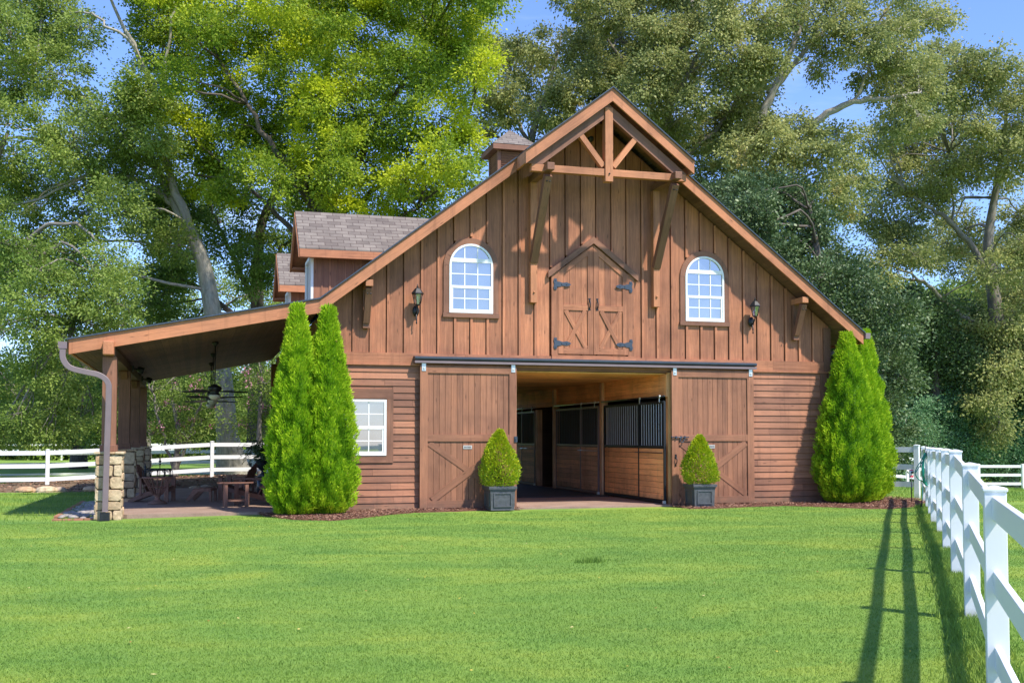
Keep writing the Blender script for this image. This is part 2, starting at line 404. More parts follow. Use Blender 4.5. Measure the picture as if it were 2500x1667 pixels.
lawn = np_mesh('lawn', V, np.stack([b, b + 1, b + nx + 1, b + nx], 1), M['lawn'], smooth=True, attrs={'v': np.full(len(V), .5)})
tag(lawn, kind='structure')

def inside(px, py, poly):
    c = np.zeros(len(px), bool); n = len(poly)
    for i in range(n):
        x1, y1 = poly[i]; x2, y2 = poly[(i + 1) % n]
        if y1 == y2: continue
        c ^= ((y1 > py) != (y2 > py)) & (px < (x2 - x1) * (py - y1) / (y2 - y1) + x1)
    return c
BED_L = [(.35, -.3), (.48, -.85), (1.0, -2.15), (1.7, -2.6), (2.35, -2.0), (2.9, -1.25), (3.8, -.65), (5.1, -.6), (5.15, -1.2), (6.0, -1.2), (6.0, -.1), (.9, -.1)]
BED_R = [(9.7, -.1), (9.7, -1.26), (10.35, -1.37), (11.44, -1.0), (12.5, -.8), (12.93, -1.43), (13.6, -2.39), (14.2, -2.54), (15.12, -2.06), (16.35, -1.21), (17.0, .3), (16.66, 1.49), (14.3, 1.2), (14.3, -.1)]
r_ = np.random.default_rng(3)
def quads(c, n1, n2, v=None, tip=0.0):
    """flat four corner pieces: centre, half axes"""
    V = np.empty((len(c), 4, 3)); V[:, 0] = c - n1; V[:, 1] = c + n2; V[:, 2] = c + n1; V[:, 3] = c - n2
    return V.reshape(-1, 3), np.arange(len(c) * 4).reshape(-1, 4)
def rand_dirs(n, r):
    d = r.normal(size=(n, 3)); return d / np.linalg.norm(d, axis=1, keepdims=True)
def bed(poly, nchip, name, matb, matc, chipname, sz=(.035, .012), lift=.03, dirt=False):
    n = len(poly); c = np.mean(poly, 0)
    # rounded, slightly mounded sheet
    P = []
    for i in range(n):
        a = np.array(poly[i]); b_ = np.array(poly[(i + 1) % n]); k = max(2, int(np.linalg.norm(b_ - a) / .18))
        for q in range(k): P.append(a + (b_ - a) * q / k + r_.normal(size=2) * .025)
    P = np.array(P); m = len(P); rings = [1., .93, .7, .35]
    V = []
    for k, s in enumerate(rings):
        Q = c + (P - c) * s; z = hgt(Q[:, 0], Q[:, 1]) + (-.03, lift * .7, lift * 1.2, lift * 1.3)[k] + r_.normal(size=m) * .004
        V.append(np.column_stack([Q, z]))
    V = np.concatenate(V + [np.array([[c[0], c[1], float(hgt(*c)) + lift * 1.3]])])
    me = MB(); fs = []
    for k in range(3):
        for i in range(m): fs.append((k * m + i, k * m + (i + 1) % m, (k + 1) * m + (i + 1) % m, (k + 1) * m + i))
    for i in range(m): fs.append((3 * m + i, 3 * m + (i + 1) % m, 4 * m))
    me.add([tuple(p) for p in V], fs)
    o = me.build(name, matb); tag(o, kind='structure')
    lo = P.min(0) - .1; hi = P.max(0) + .1; pts = r_.uniform(lo, hi, (nchip * 3, 2)); pts = pts[inside(pts[:, 0], pts[:, 1], [tuple(p) for p in (c + (P - c) * 1.03)])][:nchip]
    k = len(pts); z = hgt(pts[:, 0], pts[:, 1]) + lift + r_.uniform(0, .03, k)
    C3 = np.column_stack([pts, z]); d = rand_dirs(k, r_); d[:, 2] *= .35; e = np.cross(d, rand_dirs(k, r_)); e /= np.linalg.norm(e, axis=1, keepdims=True); e[:, 2] *= .5
    L_ = r_.uniform(.5, 1.3, (k, 1)) * sz[0]; W_ = r_.uniform(.6, 1.4, (k, 1)) * sz[1]
    V, F = quads(C3, d * L_, e * W_); o = np_mesh(chipname, V, F, matc, attrs={'v': np.repeat(r_.random(k), 4)})
    tag(o, kind='stuff'); return o
# centre of a concave outline must see every corner: use split beds
tag(bed([(.35, -.36), (.48, -.9), (.93, -2.13), (1.67, -2.61), (2.35, -2.02), (3.08, -1.21), (3.71, -.63), (3.9, -.1), (.92, -.1)], 5200, 'mulch_bed', M['mulch'], M['chips'], 'mulch'),
    'reddish bark mulch round the left pair of arborvitae', 'mulch')
tag(bed([(3.6, -.1), (3.6, -.78), (5.1, -.55), (6.05, -.55), (6.05, -.1)], 1200, 'mulch_bed', M['mulch'], M['chips'], 'mulch'),
    'thin strip of bark mulch below the left sliding door', 'mulch')
tag(bed([(9.75, -.1), (9.75, -1.26), (10.35, -1.37), (11.44, -1.0), (12.65, -.78), (12.9, -.1)], 2200, 'mulch_bed', M['mulch'], M['chips'], 'mulch'),
    'bark mulch below the right sliding door beside the planter', 'mulch')
tag(bed([(12.5, -.1), (12.35, -.83), (12.93, -1.43), (13.6, -2.39), (14.2, -2.54), (15.12, -2.06), (16.35, -1.21), (17.02, .3), (16.66, 1.49), (14.4, 1.2), (14.3, -.1)], 5200, 'mulch_bed', M['mulch'], M['chips'], 'mulch'),
    'bark mulch round the three arborvitae at the right corner', 'mulch')
tag(bed([(-9, 14.2), (-5, 12.4), (-2.6, 11.5), (1.6, 11.5), (1.7, 15), (3, 16.5), (3, 22), (-6, 21.5), (-9, 18)], 2600, 'dirt_bed', M['dirt'], M['chips'], 'leaf_litter', (.07, .03)),
    'brown leaf litter on the dirt behind the porch slab', 'leaf litter')

# grass blades on the part of the lawn close enough to show them
def blades():
    n = 520000; rr = np.random.default_rng(11)
    zc = 6.4 + (rr.random(n) ** 1.55) * 20; u = rr.uniform(-.52, .52, n)
    f2 = np.array([math.sin(YAW), math.cos(YAW)]); r2 = np.array([math.cos(YAW), -math.sin(YAW)])
    P = np.array(CAMP[:2]) + zc[:, None] * f2 + (u * zc)[:, None] * r2
    ok = P[:, 1] < -1.0
    ok &= ~inside(P[:, 0], P[:, 1], BED_L) & ~inside(P[:, 0], P[:, 1], BED_R)
    P = P[ok]; zc = zc[ok]; n = len(P)
    z = hgt(P[:, 0], P[:, 1]) - .004
    s = (zc / 7) ** .55
    a = rr.uniform(0, 2 * np.pi, n); hh = rr.uniform(.012, .026, n) * (1 + .15 * (s - 1)); ww = rr.uniform(.002, .0036, n) * s * 1.3
    lean = rr.normal(0, .55, (n, 2)) * hh[:, None]
    B = np.column_stack([P, z]); sx = np.column_stack([np.cos(a) * ww, np.sin(a) * ww, np.zeros(n)])
    V = np.empty((n, 3, 3)); V[:, 0] = B - sx; V[:, 1] = B + sx; V[:, 2] = B + np.column_stack([lean, hh])
    o = np_mesh('grass', V.reshape(-1, 3), np.arange(n * 3).reshape(-1, 3), M['blades'], attrs={'v': np.repeat(rr.random(n), 3)})
    tag(o, 'short bright green mown grass of the front lawn', 'grass', kind='stuff')
    # taller unmown rim along the fence, under the far rails and the dark tuft in the lawn
    posts = [(3.7, -18.4), (5.59, -15.79), (7.19, -13.56), (8.83, -11.28), (10.82, -8.54), (12.22, -6.53), (14.99, -2.67), (16.56, -.42)]
    Q = []
    for i in range(len(posts) - 1):
        p = np.array(posts[i]); q = np.array(posts[i + 1]); k = 4200
        Q.append(p + (q - p) * rr.random((k, 1)) + rr.normal(0, .13, (k, 2)))
    Q.append(np.array([3.95, -10.75]) + rr.normal(0, 1, (260, 2)) * (.09, .045))
    k = 26000; Q.append(np.column_stack([rr.uniform(14.2, 26, k), rr.uniform(-1.2, 9, k)]))
    k = 12000; Q.append(np.column_stack([rr.uniform(-10, -3.2, k), rr.uniform(-1, 12, k)]))
    Q = np.concatenate(Q); Q = Q[~inside(Q[:, 0], Q[:, 1], BED_R)]; n = len(Q)
    z = hgt(Q[:, 0], Q[:, 1]); a = rr.uniform(0, 2 * np.pi, n); hh = rr.uniform(.04, .10, n); ww = rr.uniform(.004, .008, n)
    B = np.column_stack([Q, z]); sx = np.column_stack([np.cos(a) * ww, np.sin(a) * ww, np.zeros(n)])
    V = np.empty((n, 3, 3)); V[:, 0] = B - sx; V[:, 1] = B + sx; V[:, 2] = B + np.column_stack([rr.normal(0, .4, (n, 2)) * hh[:, None], hh])
    o = np_mesh('grass', V.reshape(-1, 3), np.arange(n * 3).reshape(-1, 3), M['blades'], attrs={'v': np.repeat(rr.random(n), 3)})
    tag(o, 'taller rough grass at the foot of the fences and lawn edge', 'grass', kind='stuff')
    # fallen leaves
    k = 130; zc = 6.5 + rr.random(k) * 14; u = rr.uniform(-.5, .42, k); P = np.array(CAMP[:2]) + zc[:, None] * f2 + (u * zc)[:, None] * r2
    C3 = np.column_stack([P, hgt(P[:, 0], P[:, 1]) + .022]); d = rand_dirs(k, rr); d[:, 2] *= .2; e = np.cross(d, np.array([0, 0, 1.])); e /= np.linalg.norm(e, axis=1, keepdims=True)
    V, F = quads(C3, d * rr.uniform(.012, .03, (k, 1)), e * rr.uniform(.008, .016, (k, 1)))
    o = np_mesh('fallen_leaves', V, F, chips('dry leaves', (.25, .12, .03), (.5, .42, .06), (.62, .52, .25)), attrs={'v': np.repeat(rr.random(k), 4)})
    tag(o, 'small yellow and brown leaves scattered over the lawn', 'leaves', kind='stuff')
blades()

# ------------------------------------------------------------------ the barn
DEP = 14.2; PD = 14.3
def zt(x):      # top of the shingles
    if x < 1.6: return 4.56 + .2 * (x - 1.6)
    return 9.45 - .77 * abs(x - 7.95)
barn = thing('barn', 'large brown stained wooden barn with gabled front, open sliding doors and side porch', 'barn', (7.95, 6, 0))
barn.scale = (1, 1, .9926)

# front wall, split round the aisle opening and the windows behind trim
mb = MB(); y0, y1 = 0.0, .12
ed = [1.73] + [2.40 + .3775 * k for k in range(31) if 2.40 + .3775 * k < 14.1] + [14.17]
for k in range(len(ed) - 1):
    a, b = ed[k] + .001, ed[k + 1] - (.041 if k < len(ed) - 2 else .001); top = [(b, zt(b) - .30), (a, zt(a) - .30)]  # a narrow gap stays open beside each batten
    if a < 7.95 < b: top.insert(1, (7.95, 9.15))
    mb.prism([(a, 3.2), (b, 3.2)] + top, y0, y1, 'y', 1.5708)
mb.prism([(1.74, 3.2), (14.16, 3.2), (14.16, zt(14.16) - .2), (7.95, 9.45 - .2), (1.74, zt(1.74) - .2)], y1 + .001, y1 + .02, 'y')
front = mb.build('upper_wall', M['upper'], barn)
mb = MB()
x = 2.40
while x < 14.0:
    top = zt(x) - .31
    z0, z1 = 3.47, top
    segs = [(z0, z1)]
    for (cx, hw, zb, zsp) in ((5.035, .63, 4.30, 5.50), (10.795, .63, 4.27, 5.47)):
        if abs(x - cx) < hw:
            za = zsp + math.sqrt(max(0, (hw + .02) ** 2 - (x - cx) ** 2)); segs = [(z0, zb), (za, z1)]
    if 6.93 < x < 8.97: segs = [(6.28 - abs(x - 7.95) * .77 + .04, z1)]
    for (a, b) in segs:
        if b - a > .1: mb.box(x - .027, x + .027, -.038, 0.001, a, b, 2)
    x += .3775
mb.each('batten', M['upper'], barn); 
# frieze band and corner boards
mb = MB(); xx = 1.73
for x1_ in (4.9, 8.95, 12.6, 14.0): mb.box(xx, x1_ - .004, -.044, .0, 3.205, 3.47, 0); xx = x1_
mb.box(1.70, 14.2, -.065, -.044, 3.19, 3.225, 0)
mb.each('frieze_board', M['upper'], barn)
mb = MB(); mb.box(14.0, 14.17, -.05, .0, 3.226, 4.32, 2); mb.box(14.172, 14.20, -.04, .14, 3.226, 4.3, 2)
mb.box(13.9, 14.1, -.045, .0, .0, 3.18, 2); mb.box(1.73, 1.93, -.045, .0, .0, 3.18, 2)
mb.each('corner_board', M['trim'], barn)
# lower walls with lap siding
def siding(x0, x1, holes=()):
    mb = MB(); z = .0; row = 0
    while z < 3.17:
        h = .152; zt_ = min(z + h, 3.19)
        spans = [(x0, x1)]
        for (hx0, hx1, hz0, hz1) in holes:
            if zt_ > hz0 + .04 and z < hz1 - .04:
                spans = [s for (a, b) in spans for s in ((a, hx0), (hx1, b)) if s[1] - s[0] > .05]
        for (a, b) in spans:
            # butt joints at random places
            cut = [a, b]
            if b - a > 1.4 and rng.random() < .4: cut = [a, rng.uniform(a + .4, b - .4), b]
            for i in range(len(cut) - 1):
                p = [(0.0, z), (0.0, zt_), (-.006, zt_), (-.026, z + .004)]
                xa, xb = cut[i] + .002, cut[i + 1] - .002
                vs = [(xa, q[0], q[1]) for q in p] + [(xb, q[0], q[1]) for q in p]
                g = [(v[0], v[1], v[2]) for v in vs]
                mb.add(vs, [(0, 1, 2, 3), (7, 6, 5, 4), (0, 4, 5, 1), (1, 5, 6, 2), (2, 6, 7, 3), (3, 7, 4, 0)], g)
        z += h; row += 1
    return mb.build('siding', M['lower'], barn)
siding(1.93, 4.9, [(1.88, 3.27, 1.03, 2.66)]); siding(11.0, 13.9)
mb = MB()
mb.box(1.73, 5.95, .001, .12, 0, 3.199, 0); mb.box(9.92, 14.17, .001, .12, 0, 3.199, 0); mb.box(5.951, 9.919, .001, .12, 3.14, 3.199, 0)
mb.box(14.05, 14.171, .121, DEP, 0, 4.3, 1); mb.box(1.73, 1.85, .121, DEP, 0, 4.3, 1)
mb.box(1.73, 5.9, DEP - .12, DEP, 0, 3.19, 0); mb.box(9.95, 14.17, DEP - .12, DEP, 0, 3.19, 0)
mb.prism([(1.73, 3.2), (14.17, 3.2), (14.17, zt(14.17) - .35), (7.95, 9.45 - .35), (1.73, zt(1.73) - .35)], DEP - .12, DEP, 'y')
mb.box(1.56, 1.728, PD - .35, PD, 0, 4.1, 2)
mb.build('lower_wall', M['lower'], barn)

# roof: shingle skin, planked soffit, fascia
def slab(mb, xa, xb, ya, yb, t0, t1, ang_rows=True):
    za, zb = zt(xa + (1e-6 if xa >= 1.6 else 0)), zt(xb - 1e-6)
    if abs(xb - 1.6) < 1e-6: zb = 4.56
    if abs(xa - 1.6) < 1e-6: za = 9.45 - .77 * 6.35
    vs = [(xa, ya, za + t0), (xb, ya, zb + t0), (xb, yb, zb + t0), (xa, yb, za + t0), (xa, ya, za + t1), (xb, ya, zb + t1), (xb, yb, zb + t1), (xa, yb, za + t1)]
    sl = math.hypot(xb - xa, zb - za); dz = 1 if zb > za else -1
    g = []
    for v in vs: g.append((v[1], (v[0] - xa) / (xb - xa) * sl, 0))
    mb.add(vs, [(0, 1, 2, 3), (4, 7, 6, 5), (0, 4, 5, 1), (1, 5, 6, 2), (2, 6, 7, 3), (3, 7, 4, 0)], g, 0.0)
OV = -.60; PV = -1.34; PL, PR = 5.93, 9.92
mb = MB()
slab(mb, 1.6, PL, OV - .03, DEP + .5, 0, -.03); slab(mb, PR, 14.78, OV - .03, DEP + .5, 0, -.03)
slab(mb, PL, 7.95, PV - .03, DEP + .5, 0, -.03); slab(mb, 7.95, PR, PV - .03, DEP + .5, 0, -.03)
slab(mb, -3.34, 1.6, OV - .03, PD + .5, 0, -.03)
roof = mb.build('roof', M['shingle'], barn)
def soffit(name, xa, xb, ya, yb, off):
    mb = MB(); sl = math.hypot(xb - xa, zt(xb) - zt(xa + 1e-6)); n = max(1, int(sl / .14))
    for i in range(n):
        x0 = xa + (xb - xa) * i / n + .002; x1 = xa + (xb - xa) * (i + 1) / n - .002
        z0 = zt(x0) + off; z1 = zt(x1) + off
        vs = [(x0, ya, z0), (x1, ya, z1), (x1, yb, z1), (x0, yb, z0), (x0, ya, z0 - .02), (x1, ya, z1 - .02), (x1, yb, z1 - .02), (x0, yb, z0 - .02)]
        g = [(v[1], v[0], v[2]) for v in vs]
        mb.add(vs, [(0, 1, 2, 3), (4, 7, 6, 5), (0, 4, 5, 1), (1, 5, 6, 2), (2, 6, 7, 3), (3, 7, 4, 0)], g)
    vs = [(xa, ya, zt(xa + 1e-6) + off + .02), (xb, ya, zt(xb - 1e-6) + off + .02), (xb, yb, zt(xb - 1e-6) + off + .02), (xa, yb, zt(xa + 1e-6) + off + .02)]
    mb.add(vs, [(0, 1, 2, 3)])
    return mb.build(name, M['soffit'], barn)
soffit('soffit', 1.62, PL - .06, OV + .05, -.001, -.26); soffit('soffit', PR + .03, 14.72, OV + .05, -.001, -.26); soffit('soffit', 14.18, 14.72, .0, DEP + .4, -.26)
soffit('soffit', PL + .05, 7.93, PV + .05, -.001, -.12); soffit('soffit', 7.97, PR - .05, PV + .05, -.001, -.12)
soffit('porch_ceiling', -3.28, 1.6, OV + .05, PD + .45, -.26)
def fascia(pts, y, t=.05, h=.29, o=-.032, r=None, name='fascia', mat='fascia'):
    """rake board following the roof line"""
    mb = MB()
    for i in range(len(pts) - 1):
        (xa, za), (xb, zb) = pts[i], pts[i + 1]
        ang = math.atan2(zb - za, xb - xa)
        mb.prism([(xa, za + o - h), (xb, zb + o - h), (xb, zb + o), (xa, za + o)], y, y + t, 'y', ang)
    return mb.build(name, M[mat], barn)
zk = 9.45 - .77 * 6.35
fascia([(-3.32, 3.578), (.72, 4.385), (1.6, zk)], OV); fascia([(1.604, zk), (PL - .002, zt(PL))], OV)
fascia([(PR + .002, zt(PR)), (14.76, zt(14.76))], OV)
fascia([(PL, zt(PL)), (7.95, 9.45)], PV); fascia([(7.951, 9.45), (PR, zt(PR))], PV)
for pts_, y_ in (([(-3.36, 3.568), (1.6, 4.56)], OV), ([(1.6, zk), (PL, zt(PL))], OV), ([(PR, zt(PR)), (14.79, zt(14.79))], OV), ([(PL, zt(PL)), (7.95, 9.45)], PV), ([(7.95, 9.45), (PR, zt(PR))], PV)):
    fascia(pts_, y_ - .045, .0145, .030, .004, None, 'drip_edge', 'track')
mb = MB()
for xq in (PL, PR - .045): mb.box(xq, xq + .045, PV + .051, OV + .05, zt(xq + .02) - .31, zt(xq + .02) - .045, 1)
mb.box(14.74, 14.78, OV + .051, DEP + .45, zt(14.76) - .31, zt(14.76) - .05, 1); mb.box(-3.34, -3.30, OV + .051, PD + .45, 3.29, 3.54, 1)
mb.each('eave_board', M['fascia'], barn)

# prow truss
mb = MB(); yb = -1.20; t2 = .15
def zr(x, d): return zt(x) - d
mb.box(6.10, 9.78, yb, yb + t2, 7.46, 7.615, 0)
mb.build('tie_beam', M['timber'], barn)
mb = MB(); mb.box(7.81, 7.99, yb - .035, yb + t2 + .01, 7.33, 9.0, 2); mb.build('king_post', M['timber'], barn)
for sgn in (-1, 1):
    mb = MB(); mb.prism([(7.9 + sgn * 0.0, 9.10), (7.9 + sgn * 0.0, 8.83), (7.9 + sgn * 1.55, 7.62), (7.9 + sgn * 1.9, 7.62)], yb + .004, yb + t2 - .004, 'y', -sgn * .656)
    mb.build('truss_rafter', M['trim'], barn)
    mb = MB(); mb.beam((7.9 + sgn * .12, yb + .075, 7.68), (7.9 + sgn * .69, yb + .075, 8.40), .12, .13, (0, 1, 0)); mb.build('truss_strut', M['timber'], barn)
def pegs(x, y, zs):
    mb = MB()
    for z in zs:
        for dx in (-.035, .035): mb.tube([(x + dx, y, z), (x + dx, y - .02, z)], .016, 8)
    return mb.each('peg', M['black'], barn)
for x in (6.475, 9.50):
    mb = MB(); mb.box(x - .08, x + .08, -.16, -.001, 4.68, 7.46, 2); mb.build('bracket_post', M['timber'], barn, bevel=.008)
    mb = MB(); mb.box(x - .085, x + .085, -1.42, -.001, 7.455, 7.62, 1); mb.build('bracket_arm', M['trim'], barn, bevel=.012)
    mb = MB(); mb.beam((x, -1.20, 7.38), (x, -.12, 5.62), .15, .17, (1, 0, 0)); mb.build('bracket_brace', M['trim'], barn)
    pegs(x, -.205, [5.86]); pegs(x, -1.22, [7.24])
    mb = MB(); mb.tube([(x, -.16, 4.92), (x, -.19, 4.92)], .02, 8); mb.each('peg', M['timber'], barn)
mb = MB(); mb.tube([(7.9, yb - .035, 7.5), (7.9, yb - .06, 7.5)], .018, 8); mb.each('peg', M['black'], barn)
for x in (2.66, 13.2):
    mb = MB(); mb.box(x - .075, x + .075, -.13, -.03, 3.99, 4.98, 2); mb.build('bracket_post', M['trim'], barn, bevel=.006)
    mb = MB(); mb.box(x - .08, x + .08, -.56, -.001, 4.86, 5.0, 1); mb.build('bracket_arm', M['timber'], barn, bevel=.008)
    mb = MB(); mb.beam((x, -.46, 4.84), (x, -.12, 4.12), .12, .14, (1, 0, 0)); mb.build('bracket_brace', M['trim'], barn)
    pegs(x, -.20, [4.28]); pegs(x, -.50, [4.70])

# windows
def arc(cx, zc, r, a0, a1, n): return [(cx + r * math.cos(a0 + (a1 - a0) * i / n), zc + r * math.sin(a0 + (a1 - a0) * i / n)) for i in range(n + 1)]
def arched_window(cx, zb, lab):
    hw = .505; zsp = zb + 1.07
    win = MB()
    o = [(cx + hw, zb)] + arc(cx, zsp, hw, 0, math.pi, 20) + [(cx - hw, zb)]
    i_ = [(cx + hw - .045, zb + .045)] + arc(cx, zsp, hw - .045, 0, math.pi, 20) + [(cx - hw + .045, zb + .045)]
    win.ring(o, i_, -.055, .0)
    wn = win.build('window', M['sash'], barn); wn['label'] = lab
    s = MB(); a = hw - .045
    s.box(cx - a, cx + a, -.050, -.012, zb + 1.15, zb + 1.24)          # transom under the arch
    s.box(cx - a, cx + a, -.048, -.014, zb + .56, zb + .62)            # meeting rail
    for k in (-1, 1): s.box(cx + k * (a - .02) - .02, cx + k * (a - .02) + .02, -.040, -.016, zb + .045, zb + .56)
    s.box(cx - a + .04, cx + a - .04, -.040, -.016, zb + .045, zb + .085)
    s.each('sash', M['sash'], wn)
    g = MB()
    for k in (-1, 1):
        xx = cx + k * a / 3 * .98
        g.box(xx - .011, xx + .011, -.034, -.018, zb + .085, zb + .56); g.box(xx - .011, xx + .011, -.034, -.018, zb + .62, zb + 1.15)
        g.box(xx - .011, xx + .011, -.034, -.018, zb + 1.24, zsp + math.sqrt(a * a - (xx - cx) ** 2))
    for zz in (zb + .33, zb + .885): g.box(cx - a, cx + a, -.0335, -.0185, zz - .011, zz + .011)
    g.build('muntin', M['sash'], wn)
    p = MB(); q = [(cx + a + .01, zb + .03)] + arc(cx, zsp, a + .01, 0, math.pi, 20) + [(cx - a - .01, zb + .03)]
    p.prism(q, -.022, -.012, 'y'); p.build('pane', M['glass'], wn)
    t = MB(); ho = .635
    o = arc(cx, zsp, ho, 0, math.pi, 20); i2 = arc(cx, zsp, hw + .004, 0, math.pi, 20)
    for sg in (0, 7, 14):
        t.ring(o[sg:sg + 8 if sg < 14 else 21], i2[sg:sg + 8 if sg < 14 else 21], -.038, -.002, False, ang=(.6, 0, -.6)[sg // 7])
    for k in (-1, 1): t.box(min(cx + k * hw + k * .004, cx + k * ho), max(cx + k * hw + k * .004, cx + k * ho), -.036, -.002, zb - .004, zsp - .003, 2)
    t.box(cx - ho - .015, cx + ho + .015, -.06, -.002, zb - .105, zb - .006, 0)
    t.each('window_trim', M['trim'], barn)
arched_window(5.035, 4.405, 'left arched white window with fifteen panes')
arched_window(10.795, 4.385, 'right arched white window with fifteen panes')
# rectangular window
cx, hw, zb, ztp = 2.575, .55, 1.2, 2.43
win = MB(); win.ring([(cx - hw, zb), (cx + hw, zb), (cx + hw, ztp), (cx - hw, ztp)], [(cx - hw + .05, zb + .05), (cx + hw - .05, zb + .05), (cx + hw - .05, ztp - .05), (cx - hw + .05, ztp - .05)], -.06, .0)
wn = win.build('window', M['sash'], barn); wn['label'] = 'rectangular white window half hidden by the arborvitae'
s = MB(); s.box(cx - hw + .05, cx + hw - .05, -.05, -.012, 1.78, 1.85); s.box(cx - hw + .05, cx - hw + .09, -.042, -.014, zb + .05, 1.78); s.box(cx + hw - .09, cx + hw - .05, -.042, -.014, zb + .05, 1.78); s.box(cx - hw + .09, cx + hw - .09, -.042, -.014, zb + .05, zb + .09)
s.each('sash', M['sash'], wn)
g = MB()
for xx in (cx - .165, cx + .165): g.box(xx - .012, xx + .012, -.034, -.018, zb + .09, 1.78); g.box(xx - .012, xx + .012, -.034, -.018, 1.85, ztp - .05)
for zz in (1.52, 2.11): g.box(cx - hw + .05, cx + hw - .05, -.0335, -.0185, zz - .012, zz + .012)
g.build('muntin', M['sash'], wn)
p = MB(); p.box(cx - hw + .04, cx + hw - .04, -.024, -.012, zb + .04, ztp - .04); p.build('pane', M['glass'], wn)
t = MB(); t.box(cx + hw + .002, 3.28, -.045, -.001, zb - .16, ztp + .02, 2); t.box(1.86, cx - hw - .002, -.045, -.001, zb - .16, ztp + .02, 2)
t.box(1.86, 3.28, -.047, -.001, ztp + .022, ztp + .235, 0); t.box(cx - hw, cx + hw, -.044, -.001, zb - .16, zb - .002, 0)
t.each('window_trim', M['trim'], barn)

# loft doors
lx0, lxm, lx1 = 7.09, 7.95, 8.81; zb = 3.53
t = MB(); t.box(6.93, lx0 - .006, -.05, -.002, 3.45, 5.45, 2); t.box(lx1 + .006, 8.97, -.05, -.002, 3.45, 5.45, 2)
t.box(6.93, 8.97, -.062, -.002, 3.472, 3.50, 0); t.box(6.93, 9.0, -.07, -.002, 3.40, 3.47, 0)
t.each('loft_door_trim', M['upper'], barn)
t = MB()
for sg in (-1, 1):
    t.prism([(7.95, 6.29), (7.95, 6.13), (7.95 + sg * 1.11, 5.28), (7.95 + sg * 1.11, 5.435)], -.10, -.027, 'y', -sg * .65)
t.each('gable_trim', M['trim'], barn)
def loft_door(side):
    xa, xb = (lx0, lxm - .006) if side < 0 else (lxm + .006, lx1)
    def ztop(x): return 6.10 - abs(x - 7.95) * .77
    d = MB(); n = 6; wv = (xb - xa) / n
    for i in range(n):
        x0 = xa + i * wv + .003; x1 = xa + (i + 1) * wv - .003
        d.prism([(x0, zb), (x1, zb), (x1, ztop(x1)), (x0, ztop(x0))], -.03, -.002, 'y', 1.5708)
    d.box(xa + .01, xb - .01, -.012, -.001, zb, 5.3)
    dr = d.build('loft_door', M['upper'], barn)
    f = MB(); sw = .13
    for x0 in (xa, xb - sw): f.prism([(x0, zb), (x0 + sw, zb), (x0 + sw, ztop(x0 + sw)), (x0, ztop(x0))], -.055, -.0305, 'y', 1.5708)
    f.prism([(xa + sw, ztop(xa + sw)), (xb - sw, ztop(xb - sw)), (xb - sw, ztop(xb - sw) - .16), (xa + sw, ztop(xa + sw) - .16)], -.052, -.0305, 'y', .656 * (-side))
    xi0, xi1 = xa + sw + .002, xb - sw - .002
    f.box(xi0, xi1, -.054, -.0305, zb, zb + .14, 0); f.box(xi0, xi1, -.054, -.0305, 4.55, 4.68, 0)
    a, b = ((xi0 + .05, zb + .14), (xi1 - .06, 4.55)); 
    if side > 0: a, b = (xi1 - .05, zb + .14), (xi0 + .06, 4.55)
    f.beam((a[0], -.0445, a[1]), (b[0], -.0445, b[1]), .1, .022, (0, 1, 0))
    a2, b2 = ((xi1 - .04, zb + .14), (xi0 + .05, 4.55)) if side < 0 else ((xi0 + .04, zb + .14), (xi1 - .05, 4.55))
    f.beam((a2[0], -.0410, a2[1]), (b2[0], -.0410, b2[1]), .10, .020, (0, 1, 0))
    f.build('door_frame', M['upper'], dr)
    ho = lx0 if side < 0 else lx1; s = -side
    for hz in (5.14, 3.77):
        h = MB()
        pts = [(-.1, -.13), (-.04, -.13), (-.03, -.06), (.02, -.06), (.1, -.035), (.2, -.05), (.27, -.03), (.31, 0), (.27, .03), (.2, .05), (.1, .035), (.02, .06), (-.03, .06), (-.04, .13), (-.1, .13), (-.115, .07), (-.095, 0), (-.115, -.07)]
        h.prism([(ho + s * p[0], hz + p[1]) for p in pts], -.068, -.056, 'y')
        for dx, dz in ((-.07, .09), (-.07, -.09), (.08, 0), (.2, 0)): h.tube([(ho + s * dx, -.068, hz + dz), (ho + s * dx, -.078, hz + dz)], .012, 6)
        h.build('strap_hinge', M['track'], dr)
    h = MB(); hx = lxm + side * .095
    h.tube([(hx, -.056, 4.60), (hx, -.095, 4.62), (hx, -.105, 4.70), (hx, -.095, 4.78), (hx, -.056, 4.80)], .013, 8)
    h.prism([(hx - .03, 4.56), (hx + .03, 4.56), (hx, 4.66)], -.062, -.0555); h.prism([(hx - .03, 4.84), (hx + .03, 4.84), (hx, 4.74)], -.062, -.0555)
    h.build('handle', M['black'], dr)
loft_door(-1); loft_door(1)

